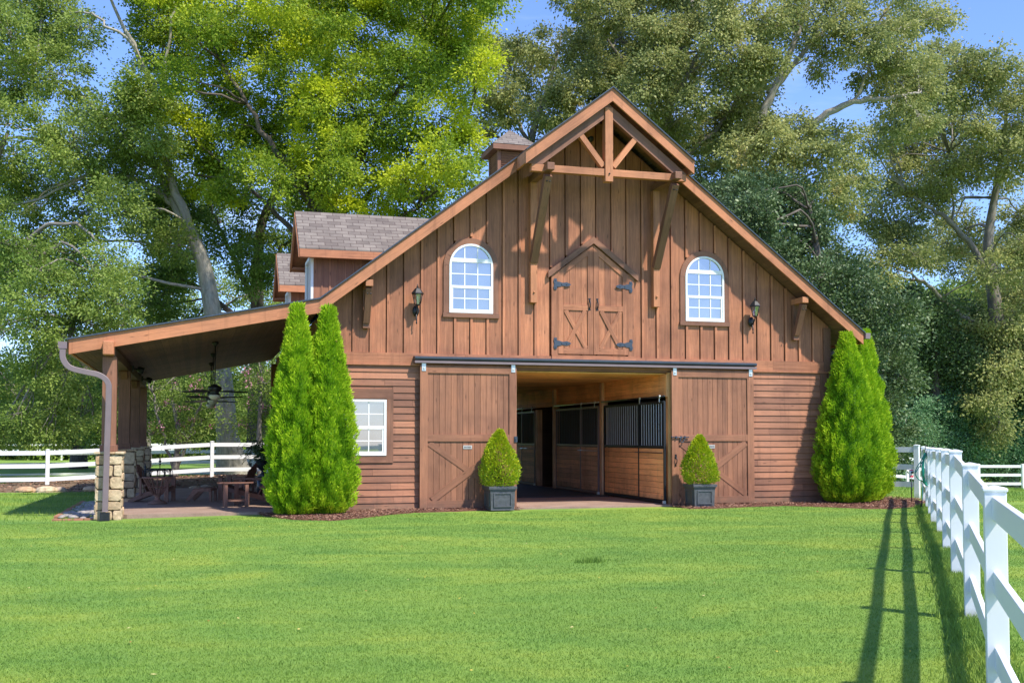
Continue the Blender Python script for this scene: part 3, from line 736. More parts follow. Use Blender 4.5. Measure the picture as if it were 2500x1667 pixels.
# sliding doors and their track
def sliding_door(x0, x1, side):
    ya = -.17; zb, ztp = .035, 3.19
    d = MB(); n = 14; sw = .17; wv = (x1 - x0 - 2 * sw) / n
    for i in range(n): d.box(x0 + sw + i * wv + .004, x0 + sw + (i + 1) * wv - .004, ya + .03, ya + .06, zb + .05, ztp - .05, 2)
    d.box(x0 + .02, x1 - .02, ya + .055, ya + .085, zb, ztp - .02)
    dr = d.build('sliding_door', M['door'], barn)
    f = MB()
    f.box(x0, x0 + sw, ya, ya + .05, zb, ztp, 2); f.box(x1 - sw, x1, ya, ya + .05, zb, ztp, 2)
    xi0, xi1 = x0 + sw + .002, x1 - sw - .002
    f.box(xi0, xi1, ya + .003, ya + .05, ztp - .16, ztp - .002, 0); f.box(xi0, xi1, ya + .003, ya + .05, 1.51, 1.665, 0); f.box(xi0, xi1, ya + .003, ya + .05, zb, zb + .16, 0)
    f.build('door_frame', M['door'], dr)
    f = MB(); zl, zh = zb + .16, 1.51
    if side < 0:
        f.beam((xi0 + .1, ya + .022, zl + .02), (xi1 - .03, ya + .022, zh - .03), .15, .024, (0, 1, 0))
        f.beam((xi0 + .04, ya + .0265, zh - .04), (xi1 - .04, ya + .0265, zl + .04), .13, .016, (0, 1, 0))
    else:
        f.beam((xi0 + .04, ya + .022, zl + .04), (xi1 - .04, ya + .022, zh - .04), .15, .024, (0, 1, 0))
        f.beam((xi0 + .04, ya + .0265, zh - .04), (xi1 - .04, ya + .0265, zl + .04), .13, .016, (0, 1, 0))
    f.build('cross_brace', M['door'], dr)
    for hx in (x0 + .08, x1 - .08):
        h = MB(); h.box(hx - .045, hx + .045, ya - .012, ya - .001, 3.07, 3.24); h.tube([(hx, ya - .012, 3.13), (hx, ya - .03, 3.13)], .016, 6); h.build('hanger', M['galv'], dr)
    px = (4.83, 5.03) if side < 0 else (10.78, 10.97)
    h = MB(); h.box(px[0], px[1], ya + .018, ya + .029, 1.34, 1.42); h.build('name_plate', M['plate'], dr)
    h = MB(); 
    for k in range(6): 
        xx = px[0] + .025 + k * .027; h.box(xx, xx + .014, ya + .014, ya + .0178, 1.362, 1.398)
    h.build('name_lettering', M['black'], dr)
    if side > 0:
        h = MB(); h.tube([(x0 - .02, ya - .03, 1.60), (x0 + .42, ya - .03, 1.60)], .014, 8)
        for dx in (.08, .2, .3): h.box(x0 + dx, x0 + dx + .03, ya - .045, ya - .001, 1.57, 1.63)
        h.tube([(x0 + .19, ya - .03, 1.58)] + [(x0 + .24 + .05 * math.cos(a), ya - .035, 1.53 + .05 * math.sin(a)) for a in [2.6, 3.3, 4.0, 4.7, 5.4, 6.1, 6.8]], .010, 6)
        h.tube([(x0 - .03, ya - .03, 1.60), (x0 - .02, ya - .03, 1.60)], .03, 8)
        h.build('slide_bolt', M['track'], dr)
        h = MB(); hx = x0 + .09
        h.tube([(hx, ya - .001, .97), (hx, ya - .045, .98), (hx + .008, ya - .055, 1.05), (hx, ya - .045, 1.12), (hx, ya - .001, 1.13)], .011, 8); h.prism([(hx - .03, 1.1), (hx + .03, 1.1), (hx + .02, 1.2), (hx - .02, 1.2)], ya - .01, ya - .001); h.prism([(hx - .02, .92), (hx + .02, .92), (hx, 1.0)], ya - .01, ya - .001)
        h.build('handle', M['black'], dr)
    else:
        h = MB(); h.box(x1 - .06, x1 + .012, ya - .02, ya - .001, 1.49, 1.62); h.box(x1 - .04, x1 - .02, ya - .04, ya - .02, 1.53, 1.58); h.build('latch', M['track'], dr)
sliding_door(3.85, 6.06, -1); sliding_door(9.86, 12.0, 1)
mb = MB(); mb.prism([(-.05, 3.30), (-.21, 3.315), (-.24, 3.345), (-.24, 3.375), (-.20, 3.395), (-.05, 3.41)], 3.72, 12.06, 'x'); mb.build('track_cover', M['track'], barn)
mb = MB(); mb.box(3.72, 12.06, -.225, -.06, 3.245, 3.297, 0); mb.build('door_track', M['gutter'], barn)

# dormers on the left slope
def dormer(yc, glassy):
    ridge, eave, hwid, xf = 7.34, 6.20, 1.08, 1.46
    e_y = yc - 1.30; wall_y = yc - 0.90
    def xr(z): return 7.95 - (9.45 - z) / .77
    w_ = MB()
    # box of the dormer
    w_.prism([(1.84, 4.75), (1.84, 6.05), (xr(6.05), 6.05)], wall_y, wall_y + .08, 'y', 1.5708)
    w_.prism([(1.84, 4.75), (1.84, 6.05), (xr(6.05), 6.05)], yc + .82, yc + .90, 'y', 1.5708)
    w_.prism([(wall_y + .081, 4.78), (yc + .819, 4.78), (yc + .819, 6.2), (yc, 7.1), (wall_y + .081, 6.2)], 1.84, 1.92, 'x', 1.5708)
    d = w_.build('dormer', M['lower'], barn)
    w_ = MB()
    for k in range(1, 12):
        xx = 1.86 + k * .19
        zb_ = 9.45 - .77 * (7.95 - xx)
        if zb_ < 6.0: w_.box(xx - .02, xx + .02, wall_y - .02, wall_y - .001, zb_, 6.04, 2)
    w_.each('batten', M['lower'], d)
    r = MB()
    for s in (-1, 1):
        ye = yc + s * 1.30; zr_, ze = ridge, eave
        # shingled plane from the ridge down to the eave, running back into the main slope
        v = [(xf, yc, zr_), (xf, ye, ze), (xr(ze) + .02, ye, ze), (xr(zr_) + .02, yc, zr_)]
        g = [(0, 0, 0), (0, -1.6, 0), (xr(ze) - xf, -1.6, 0), (xr(zr_) - xf, 0, 0)]
        r.add(v + [(a, b_, c - .035) for a, b_, c in v], [(0, 1, 2, 3), (4, 7, 6, 5), (0, 4, 5, 1), (1, 5, 6, 2), (2, 6, 7, 3), (3, 7, 4, 0)], [(p[0], p[1], 0) for p in g] * 2, 0.0)
    r.build('dormer_roof', M['shingle'], d)
    r = MB()
    for s in (-1, 1):
        ye = yc + s * 1.29
        r.box(xf + .01, xr(eave), ye - .02, ye + .02, eave - .23, eave - .04, 0)
        r.prism([(yc, ridge - .04), (ye, eave - .04), (ye, eave - .24), (yc, ridge - .26)], xf - .02, xf + .03, 'x', -s * .57)
        r.prism([(yc, ridge - .05), (ye - s * .03, eave - .05), (ye - s * .03, eave - .09), (yc, ridge - .09)], xf + .031, 1.88, 'x')
        r.box(xf + .04, xr(eave - .2), min(ye - s * .03, wall_y if s < 0 else yc + .92), max(ye - s * .03, wall_y - .001 if s < 0 else yc + .92), eave - .19, eave - .16, 0)
    r.each('dormer_fascia', M['fascia'], d)
    g = MB(); g.ring([(yc - .5, 4.95), (yc + .5, 4.95), (yc + .5, 6.1), (yc - .5, 6.1)], [(yc - .42, 5.03), (yc + .42, 5.03), (yc + .42, 6.02), (yc - .42, 6.02)], 0, 1)
    vs = [(1.77 + .07 * v[1], v[0], v[2]) for v in g.v]; g.v = vs
    wnd = g.build('window', M['sash'], d)
    g = MB(); g.box(1.815, 1.825, yc - .43, yc + .43, 5.02, 6.03); g.build('pane', M['glass'], wnd) if False else g.build('pane', M['glass'], d)
    # white corner of the front window frame seen from the lawn
    g = MB(); g.box(1.78, 1.839, wall_y + .0, wall_y + .09, 4.80, 6.0, 2); g.each('window_trim', M['sash'], d)
dormer(4.0, True); dormer(10.55, True)

# cupola
cxx, cyy = 7.95, 7.0
mb = MB(); mb.box(cxx - .5, cxx + .5, cyy - .5, cyy + .5, 8.8, 9.34)
cup = mb.build('cupola', M['trim'], barn)
mb = MB()
for sx in (-1, 1):
    for sy in (-1, 1): mb.box(cxx + sx * .46 - .05, cxx + sx * .46 + .05, cyy + sy * .46 - .05, cyy + sy * .46 + .05, 9.341, 10.0, 2)
mb.box(cxx - .52, cxx + .52, cyy - .52, cyy + .52, 9.34, 9.40)
mb.build('cupola_frame', M['trim'], cup)
mb = MB()
for k in range(8):
    z = 9.42 + k * .072
    for (a, b) in (((cxx - .40, cyy - .47, z), (cxx + .40, cyy - .47, z)), ((cxx - .40, cyy + .47, z), (cxx + .40, cyy + .47, z))): mb.beam(a, b, .012, .085, (0, -.7 if a[1] < cyy else .7, 1))
    for (a, b) in (((cxx - .47, cyy - .40, z), (cxx - .47, cyy + .40, z)), ((cxx + .47, cyy - .40, z), (cxx + .47, cyy + .40, z))): mb.beam(a, b, .012, .085, (-.7 if a[0] < cxx else .7, 0, 1))
mb.box(cxx - .38, cxx + .38, cyy - .38, cyy + .38, 9.40, 9.98)
mb.build('louvre', M['trim'], cup)
mb = MB(); e = .70; ap = (cxx, cyy, 10.75)
for (a, b) in (((-e, -e), (e, -e)), ((e, -e), (e, e)), ((e, e), (-e, e)), ((-e, e), (-e, -e))):
    mb.add([(cxx + a[0], cyy + a[1], 10.14), (cxx + b[0], cyy + b[1], 10.14), ap], [(0, 1, 2)], [(0, 0, 0), (1.4, 0, 0), (.7, .93, 0)], 0.1)
mb.build('cupola_roof', M['shingle'], cup)
mb = MB(); mb.box(cxx - e + .01, cxx + e - .01, cyy - e + .01, cyy + e - .01, 9.98, 10.13); mb.build('cupola_fascia', M['trim'], cup)

# aisle inside: ceiling, upper wall boards, posts, partitions
mb = MB()
for k in range(int(DEP / .14)): mb.box(5.86, 9.95, .121 + k * .14 + .002, .121 + (k + 1) * .14 - .002, 3.10, 3.125, 0)
mb.build('aisle_ceiling', M['ceil'], barn)
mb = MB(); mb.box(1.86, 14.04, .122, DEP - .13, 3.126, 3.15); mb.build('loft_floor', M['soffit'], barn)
mb = MB()
for k in range(4): mb.box(9.80, 9.83, .13, DEP - .13, 2.56 + k * .14 + .002, 2.56 + (k + 1) * .14 - .003, 1)
for k in range(22): mb.box(5.86, 5.89, .13, DEP - .13, .03 + k * .14 + .002, .03 + (k + 1) * .14 - .003, 1)
mb.box(5.80, 5.859, .13, DEP - .13, .03, 3.09)
mb.build('aisle_wall', M['stall'], barn)
mb = MB(); mb.box(9.835, 9.918, .002, .118, .03, 3.138, 2); mb.build('door_jamb', M['stall'], barn)
mb = MB(); mb.box(9.80, 9.833, .004, .129, 2.56, 3.10, 2); mb.build('door_jamb', M['stall'], barn)
for k, py in enumerate((4.1, 8.22, 9.98)):
    mb = MB(); mb.box(9.72, 9.90, py, py + .16, .03, 3.09 if k < 2 else 2.5, 2); mb.build('aisle_post', M['stall_old'], barn)
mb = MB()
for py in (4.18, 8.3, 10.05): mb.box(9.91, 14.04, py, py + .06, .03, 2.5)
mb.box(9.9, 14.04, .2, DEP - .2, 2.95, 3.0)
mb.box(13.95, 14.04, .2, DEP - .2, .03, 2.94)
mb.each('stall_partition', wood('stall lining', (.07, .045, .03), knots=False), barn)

# porch posts on stone piers
def stone_pier(x0, x1, y0, y1, zb, ztp, seed):
    rr = random.Random(seed); mb = MB(); mb.box(x0 + .035, x1 - .035, y0 + .035, y1 - .035, zb, ztp - .05, 2)
    core = mb.build('pier', M['mortar'], barn)
    st = MB()
    def lump(c, u, v, n, su, sv, th):
        pts = []; k = 9
        for q in range(k):
            a = 2 * math.pi * q / k + rr.uniform(-.15, .15); e_ = .42
            pts.append((math.copysign(abs(math.cos(a)) ** e_, math.cos(a)) * su * rr.uniform(.93, 1.02), math.copysign(abs(math.sin(a)) ** e_, math.sin(a)) * sv * rr.uniform(.93, 1.02)))
        V = []
        for (s_, d_) in ((1.0, 0), (1.0, th * .55), (.93, th), (.5, th * 1.08)):
            for p in pts: V.append(c + u * p[0] * s_ + v * p[1] * s_ + n * (d_ + rr.uniform(-.004, .004)))
        V.append(c + n * th * 1.15); F = []
        for a in range(3):
            for q in range(k): F.append((a * k + q, a * k + (q + 1) % k, (a + 1) * k + (q + 1) % k, (a + 1) * k + q))
        for q in range(k): F.append((3 * k + q, 3 * k + (q + 1) % k, 4 * k))
        st.add([tuple(p) for p in V], F, None, rr.random(), False)
    for (o, u, n, wd) in (((x0, y0), (1, 0), (0, -1), x1 - x0), ((x1, y0), (0, 1), (1, 0), y1 - y0), ((x0, y0), (0, 1), (-1, 0), y1 - y0), ((x0, y1), (1, 0), (0, 1), x1 - x0)):
        z = zb
        while z < ztp - .12:
            h = rr.uniform(.15, .29)
            if z + h > ztp - .14: h = ztp - .06 - z
            cut = [0, wd] if (h < .15 and rr.random() < .5) else [0, wd * rr.uniform(.3, .7), wd]
            for i in range(len(cut) - 1):
                cu = (cut[i] + cut[i + 1]) / 2; c = Vector((o[0] + u[0] * cu - n[0] * .035, o[1] + u[1] * cu - n[1] * .035, z + h / 2))
                lump(c, Vector((u[0], u[1], 0)), Vector((0, 0, 1)), Vector((n[0], n[1], 0)), (cut[i + 1] - cut[i]) / 2 - .003, h / 2 - .004, rr.uniform(.028, .046))
            z += h
    st.build('stone_facing', M['stone'], core)
    cp = MB(); xx = x0 - .03
    while xx < x1 + .02:
        w_ = min(rr.uniform(.12, .22), x1 + .03 - xx); cp.box(xx, xx + w_ - .004, y0 - .03, y1 + .03, ztp - .05 + rr.uniform(-.004, .004), ztp + rr.uniform(-.004, .006), 0); xx += w_
    cp.build('pier_cap', M['stone'], core, bevel=.01)
for k, py in enumerate((-.55, 4.3, 9.05, 13.8)):
    stone_pier(-2.80, -2.28, py, py + .5, -.08, 1.31, 40 + k)
    mb = MB(); mb.box(-2.70, -2.43, py + .12, py + .39, 1.311, 3.23, 2); mb.box(-2.73, -2.40, py + .09, py + .42, 1.312, 1.44, 2)
    mb.build('porch_post', M['trim'], barn, bevel=.008)
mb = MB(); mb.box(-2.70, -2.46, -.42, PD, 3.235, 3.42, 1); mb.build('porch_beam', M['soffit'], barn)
mb = MB(); mb.box(-2.68, -2.47, -.745, -.421, 3.25, 3.53, 1); mb.build('beam_end', M['fascia'], barn, bevel=.02)
mb = MB(); 
for py in (4.55, 9.3): mb.beam((-2.57, py, 3.0), (-2.57, py - .3, 3.25), .14, .14, (1, 0, 0))
mb.each('knee_brace', M['trim'], barn)

# gutters
def rect_pipe(pts, wd, dp, name='downspout'):
    mb = MB(); m = len(pts); vs = []
    for i, p in enumerate(pts):
        p = Vector(p); T = (Vector(pts[min(i + 1, m - 1)]) - Vector(pts[max(0, i - 1)])).normalized(); Yd = Vector((0, 1, 0)); U = T.cross(Yd).normalized()
        for (a, b) in ((-1, -1), (1, -1), (1, 1), (-1, 1)): vs.append(p + U * a * wd / 2 + Yd * b * dp / 2)
    fs = [(i * 4 + k, i * 4 + (k + 1) % 4, (i + 1) * 4 + (k + 1) % 4, (i + 1) * 4 + k) for i in range(m - 1) for k in range(4)] + [(0, 1, 2, 3), (4 * m - 1, 4 * m - 2, 4 * m - 3, 4 * m - 4)]
    mb.add(vs, fs); return mb.build(name, M['gutter'], barn, bevel=.01)
def smooth(pts, k=5):
    out = []; n = len(pts)
    for i in range(n - 1):
        p0, p1, p2, p3 = (Vector(pts[max(0, min(n - 1, i + d))]) for d in (-1, 0, 1, 2))
        for q in range(k):
            t = q / k; out.append(.5 * ((2 * p1) + (p2 - p0) * t + (2 * p0 - 5 * p1 + 4 * p2 - p3) * t * t + (3 * p1 - p0 - 3 * p2 + p3) * t ** 3))
    out.append(Vector(pts[-1])); return out
rect_pipe(smooth([(-3.42, -.68, 3.36), (-3.41, -.68, 3.15), (-3.28, -.68, 2.98), (-3.0, -.68, 2.90), (-2.74, -.68, 2.84), (-2.58, -.68, 2.70), (-2.555, -.68, 2.42), (-2.57, -.68, 1.4), (-2.585, -.68, .5), (-2.59, -.68, .12)]), .112, .09)
mb = MB(); mb.box(-2.68, -2.5, -.78, -.62, -.06, .10); mb.build('drain_boot', M['black'], barn)
mb = MB(); mb.prism([(-3.50, 3.36), (-3.52, 3.50), (-3.35, 3.50), (-3.35, 3.36)], OV - .08, PD + .45, 'y'); mb.build('gutter', M['gutter'], barn)
mb = MB(); mb.prism([(14.79, 4.02), (14.80, 4.16), (14.93, 4.16), (14.92, 4.02)], OV - .05, DEP + .45, 'y'); mb.build('gutter', M['gutter'], barn)
rect_pipe([(14.86, .5, 4.02), (14.84, .5, 3.9), (14.32, .5, 3.6), (14.26, .5, 3.45), (14.26, .5, .1)], .09, .08)

# slab under porch and aisle
mb = MB(); mb.prism([(-2.72, .0), (-2.2, -.30), (1.3, -.38), (1.73, -.38), (1.73, 11.5), (-2.72, 11.5)], -.3, .028, 'z')
tag(mb.build('patio_slab', M['concrete'], None), kind='structure')
mb = MB(); mb.box(5.95, 9.9, -.32, DEP + .5, -.3, .018); tag(mb.build('aisle_floor', M['concrete'], None), kind='structure')
mb = MB(); mb.box(9.93, 14.0, .15, DEP, -.3, .016); tag(mb.build('stall_floor', M['mulch'], None), kind='structure')
mb = MB(); mb.box(5.97, 9.7, 3.5, DEP, .019, .036); tag(mb.build('rubber_mat', M['floor_dark'], None), 'black rubber mat laid along the stable aisle', 'mat')

# stall fronts
def stall_front(label, y0, ydoor, y1, bright, third=False):
    """fixed front from ydoor to y1, sliding door from y0 to ydoor"""
    fm = M['bar'] if bright else M['bar_dark']
    st = thing('stall_front', label, 'stall', (9.78, y0, .03), 0, 'horse stall fronts along the right side of the aisle')
    wd = M['stall'] if bright else M['stall_old']; Xp = 9.76
    for (a, b, nm, xo) in ((ydoor + .03, y1, 'fixed_panel', 0.0), (y0 + .02, ydoor, 'stall_door', -.05)):
        m_ = MB(); k = 0; z = .12
        while z < 1.28: m_.box(Xp + xo + .01, Xp + xo + .035, a + .03, b - .03, z + .002, min(z + .135, 1.32) - .003, 1); z += .137
        p = m_.build(nm, wd, st)
        f = MB(); x0, x1 = Xp + xo - .005, Xp + xo + .045
        f.box(x0, x1, a, a + .045, .05, 2.44, 2); f.box(x0, x1, b - .045, b, .05, 2.44, 2)
        for z in (.05, 1.33, 2.39): f.box(x0 + .002, x1 - .002, a + .046, b - .046, z, z + .06, 1)
        f.build('steel_frame', M['dark_metal'] if bright else M['gutter'], p)
        br = MB(); n = int((b - a - .1) / .15)
        for q in range(1, n + 1):
            yy = a + .045 + (b - a - .09) * q / (n + 1); br.tube([(Xp + xo + .02, yy, 1.39), (Xp + xo + .02, yy, 2.39)], .015, 6, False)
        br.build('bars', fm, p)
        if nm == 'stall_door':
            h = MB(); h.tube([(x0 - .03, a + .05, 1.22), (x0 - .03, b + .12, 1.22)], .012, 6); h.build('latch_bar', M['galv'] if not bright else M['dark_metal'], p)
    t_ = MB(); t_.tube([(Xp - .06, y0 - .05, 2.55), (Xp - .06, y1, 2.55)], .022, 8); t_.build('door_rail', M['dark_metal'] if bright else M['galv'], st)
    t_ = MB()
    for yy in (y0 + .2, ydoor - .2): t_.tube([(Xp - .10, yy, 2.55), (Xp - .06, yy, 2.55)], .04, 8); t_.box(Xp - .10, Xp - .085, yy - .015, yy + .015, 2.42, 2.55)
    t_.box(Xp - .09, Xp - .02, y0 + .0, y0 + .06, .03, .10)
    t_.build('roller', M['galv'], st)
M['bar'] = plain('grey stall bars', (.30, .32, .36), .35, .3)
M['bar_dark'] = plain('black stall bars', (.06, .065, .07), .4, .3)
M['inner'] = wood('shaded stall lining', (.10, .06, .04), knots=False)
stall_front('nearest stall front, bright orange boards under black bars', -.07, 1.53, 4.05, True)
stall_front('middle stall front with weathered boards beyond the wooden post', 4.32, 5.81, 8.17, False)
stall_front('farthest stall front past the dark gap, partly hidden by the left door', 10.2, 11.7, 13.9, False)
# ------------------------------------------------------------------ things fixed to or standing by the barn
def lantern(x, label):
    t = thing('wall_lantern', label, 'lantern', (x, 0, 4.42), 0, 'black wall lanterns')
    m = MB(); m.lathe([(.001, 0), (.075, 0), (.075, .03), (.001, .035)], n=12); m.v = [(v[0], -v[2] - .028, v[1] * 1.6 - .04) for v in m.v]
    m.tube(smooth([(0, -.03, -.06), (0, -.10, -.10), (0, -.2, -.03), (0, -.24, .06)]), .014, 8)
    m.tube(smooth([(0, -.08, -.10), (-.005, -.13, -.20), (.0, -.13, -.34)]), [.02, .02, .018, .018, .016, .014, .02, .012, .012, .02, .006][:11], 8)
    m.build('arm', M['black'], t, False)
    c = (0, -.24, 0)
    m = MB(); m.lathe([(.02, .05), (.065, .07), (.07, .085), (.02, .09)], c, 6); m.lathe([(.115, .30), (.14, .315), (.135, .335), (.06, .43), (.03, .45), (.02, .46), (.028, .475), (.01, .49), (.012, .51), (.001, .54)], c, 6, smooth=False)
    for k in range(6):
        a = math.pi / 3 * k; m.tube([(c[0] + .066 * math.cos(a), c[1] + .066 * math.sin(a), .085), (c[0] + .115 * math.cos(a), c[1] + .115 * math.sin(a), .305)], .008, 5)
    m.build('cage', M['black'], t, False)
    m = MB(); m.lathe([(.06, .088), (.108, .30)], c, 6, smooth=False); m.build('glass', M['lampglass'], t, False)
    m = MB(); m.lathe([(.012, .09), (.012, .17), (.022, .2), (.02, .25), (.002, .28)], c, 8); m.build('bulb', M['sash'], t, False)
    return t
lantern(3.77, 'black wall lantern between the left bracket and the left arched window')
lantern(12.02, 'black wall lantern between the right arched window and the right bracket')

f = thing('floodlight', 'dark twin floodlight under the peak of the gable', 'floodlight', (7.72, -.02, 8.5))
m = MB(); m.lathe([(.001, 0), (.06, 0), (.06, .03), (.001, .03)], n=12); m.v = [(v[0], -v[2], v[1]) for v in m.v]; m.tube([(0, -.03, 0), (0, -.16, .02)], .015, 8); m.build('base', M['black'], f, False)
for s in (-1, 1):
    m = MB(); m.lathe([(.03, 0), (.045, .05), (.075, .10), (.072, .115), (.001, .118)], n=12); mt = Matrix.Translation((s * .08, -.15, .02)) @ Matrix.Rotation(R(115), 4, 'X') @ Matrix.Rotation(R(18 * s), 4, 'Y'); m.v = [tuple(mt @ Vector(v)) for v in m.v]; m.build('lamp_head', M['dark_metal'], f, False)
for (py, lab) in ((5.32, 'black spotlight on the porch beam above the nearer stone pier'), (10.42, 'black spotlight on the porch beam farther back')):
    f = thing('porch_spotlight', lab, 'spotlight', (-2.44, py, 3.32))
    m = MB(); m.box(0, .04, -.07, .07, -.07, .07); m.tube([(.04, 0, 0), (.12, 0, -.02)], .018, 8); m.build('bracket', M['black'], f, False)
    m = MB(); m.lathe([(.05, 0), (.07, .04), (.085, .17), (.06, .175)], n=12); mt = Matrix.Translation((.12, 0, .0)) @ Matrix.Rotation(R(112), 4, 'Y'); m.v = [tuple(mt @ Vector(v)) for v in m.v]; m.build('lamp_head', M['black'], f, False)

def ceiling_fan():
    t = thing('ceiling_fan', 'nearest of the three dark ceiling fans with a pale bowl light under the porch', 'ceiling fan', (0, 0, 0), 0, 'ceiling fans hanging in a row under the porch')
    m = MB(); m.lathe([(.085, 0), (.08, -.05), (.03, -.10), (.014, -.11)], n=14); m.tube([(0, 0, -.08), (0, 0, -1.02)], .016, 8); m.build('rod', M['dark_metal'], t, False)
    m = MB(); m.lathe([(.02, -1.0), (.07, -1.02), (.15, -1.06), (.165, -1.12), (.12, -1.16), (.09, -1.20), (.12, -1.23), (.12, -1.25)], n=18); m.build('motor', M['dark_metal'], t, False)
    m = MB(); m.lathe([(.12, -1.251), (.14, -1.27), (.13, -1.31), (.08, -1.36), (.001, -1.375)], n=18); m.build('light_bowl', M['glow'], t, False)
    for k in range(5):
        a = 2 * math.pi * k / 5 + .25; ca, sa = math.cos(a), math.sin(a)
        m = MB(); Z0 = -1.17
        P_ = [(.14, -.02), (.25, -.06), (.45, -.075), (.76, -.065), (.80, 0), (.76, .065), (.45, .075), (.25, .06), (.14, .02)]
        vs = [(p[0] * ca - p[1] * sa, p[0] * sa + p[1] * ca, Z0 + p[1] * .22) for p in P_]; n = len(vs)
        m.add(vs + [(v[0], v[1], v[2] - .008) for v in vs], [tuple(range(n)), tuple(reversed(range(n, 2 * n)))] + [(i, (i + 1) % n, n + (i + 1) % n, n + i) for i in range(n)])
        m.build('blade', M['dark_metal'], t, False)
    return t
fan = ceiling_fan(); fan.location = (-.46, 2.91, 3.84)
for (p, l) in (((-.45, 6.63, 3.84), 'middle of the three dark ceiling fans with a pale bowl light under the porch'), ((-.45, 10.48, 3.84), 'farthest of the three dark ceiling fans with a pale bowl light under the porch')):
    c = copy_tree(fan); c.location = p; c['label'] = l; c.rotation_euler.z = rng.uniform(0, 1)

def adirondack(label, loc, rz):
    """faces +x before turning"""
    t = thing('adirondack_chair', label, 'chair', loc, rz, 'brown slatted garden chairs on the porch')
    m = MB()
    for k in range(8):
        x = .30 - k * .062; z = .36 - (.30 - x) * .30; m.box(x - .028, x + .028, -.27, .27, z - .011, z + .011, 1)
    m.build('seat', M['chair'], t, False)
    for k in range(7):
        y = (k - 3) * .078; hgt_ = .78 - abs(k - 3) ** 2 * .018; m = MB()
        m.beam((-.16, y, .20), (-.16 - hgt_ * .42, y * 1.12, .20 + hgt_ * .9), .072, .02, (1, 0, 0)); m.build('back_slat', M['chair'], t, False)
    m = MB(); m.beam((-.22, -.28, .40), (-.22, .28, .40), .05, .05); m.beam((-.39, -.27, .70), (-.39, .27, .70), .05, .03); m.build('back_rail', M['chair'], t, False)
    for s in (-1, 1):
        m = MB(); m.prism([(-.36, .57), (.40, .59), (.40, .612), (-.36, .592)], s * .36 - .065, s * .36 + .065, 'y'); m.build('armrest', M['chair'], t, False)
        m = MB(); m.box(.26, .36, s * .31 - .02, s * .31 + .02, 0, .585, 2); m.build('front_leg', M['chair'], t, False)
        m = MB(); m.prism([(.34, .36), (.34, .25), (-.1, .16), (-.52, 0), (-.62, 0), (-.60, .06), (-.2, .24)], s * .27 - .018, s * .27 + .018, 'y'); m.build('rear_leg', M['chair'], t, False)
        m = MB(); m.box(-.33, -.28, s * .33 - .018, s * .33 + .018, .16, .575, 2); m.build('arm_support', M['chair'], t, False)
    return t
FZ = .028
adirondack('brown slatted garden chair beside the stone piers, facing right', (-1.77, 4.36, FZ), R(-14))
adirondack('brown slatted garden chair nearest the arborvitae, behind the small table', (.39, 2.54, FZ), R(172))
adirondack('brown slatted garden chair farther back beside the fern urn', (.13, 4.58, FZ), R(158))
# footstool in front of the far chair
t = thing('footstool', 'low brown slatted footstool with slanted legs in front of the far garden chair', 'footstool', (-.62, 4.0, FZ), R(160))
m = MB()
for k in range(6): x = -.18 + k * .075; m.box(x - .03, x + .03, -.25, .25, .33 - abs(k - 2.5) * .012, .35 - abs(k - 2.5) * .012, 1)
m.build('seat', M['chair'], t, False)
for s in (-1, 1):
    m = MB(); m.prism([(-.2, .33), (.22, .33), (.42, .04), (.36, .0), (.12, .24), (-.2, .26)], s * .22 - .018, s * .22 + .018, 'y'); m.build('side_leg', M['chair'], t, False)
    m = MB(); m.box(-.2, -.14, s * .18 - .02, s * .18 + .02, 0, .27, 2); m.build('leg', M['chair'], t, False)
# table
t = thing('side_table', 'small brown slatted table with square legs on the porch', 'table', (-.01, 1.64, FZ), R(8))
m = MB()
for k in range(7): y = (k - 3) * .074; hw_ = .40 - abs(k - 3) * .022; m.box(-hw_, hw_, y - .034, y + .034, .53, .555, 0)
m.build('table_top', M['chair'], t, False)
for (a, b) in ((-.24, -.20), (.22, -.20), (-.20, .20), (.30, .16)):
    m = MB(); m.box(a - .035, a + .035, b - .035, b + .035, 0, .53, 2); m.build('leg', M['chair'], t, False)
m = MB(); m.box(-.2, .18, -.215, -.19, .13, .17, 0); m.box(-.16, .26, .15, .175, .13, .17, 0); m.box(-.235, -.21, -.16, .16, .43, .50, 1); m.box(.22, .245, -.16, .13, .43, .50, 1); m.build('stretcher', M['chair'], t, False)
# iron basket stand
t = thing('iron_basket', 'ornate iron basket stand with curled rim and finials beside the left chair', 'iron stand', (-1.73, 3.3, FZ))
m = MB(); m.lathe([(.22, 0), (.23, .025), (.16, .06), (.07, .10), (.05, .16), (.09, .2), (.05, .235)], n=12); m.build('pedestal', M['iron2'] if 'iron2' in M else M['chair'], t, False)
m = MB()
for k in range(16):
    a = 2 * math.pi * k / 16; ca, sa = math.cos(a), math.sin(a); m.beam((.10 * ca, .10 * sa, .22), (.33 * ca, .33 * sa, .62), .014, .04, (ca, sa, 0))
m.tube([(.335 * math.cos(a * .3927), .335 * math.sin(a * .3927), .62) for a in range(17)], .016, 6); m.tube([(.21 * math.cos(a * .3927), .21 * math.sin(a * .3927), .40) for a in range(17)], .010, 6)
m.build('slatted_bowl', M['chair'], t, False)
m = MB()
for k in range(12):
    a = 2 * math.pi * k / 12; ca, sa = math.cos(a), math.sin(a)
    m.tube(smooth([(.32 * ca, .32 * sa, .63), (.34 * ca, .34 * sa, .74), (.28 * ca, .28 * sa, .82), (.22 * ca, .22 * sa, .78), (.26 * ca, .26 * sa, .74)], 3), .008, 5)
    m.tube([(.30 * ca, .30 * sa, .64), (.30 * ca, .30 * sa, .79)], .007, 5)
m.tube([(.31 * math.cos(a * .3927), .31 * math.sin(a * .3927), .80) for a in range(17)], .009, 6)
m.build('scroll_rim', M['black'], t, False)
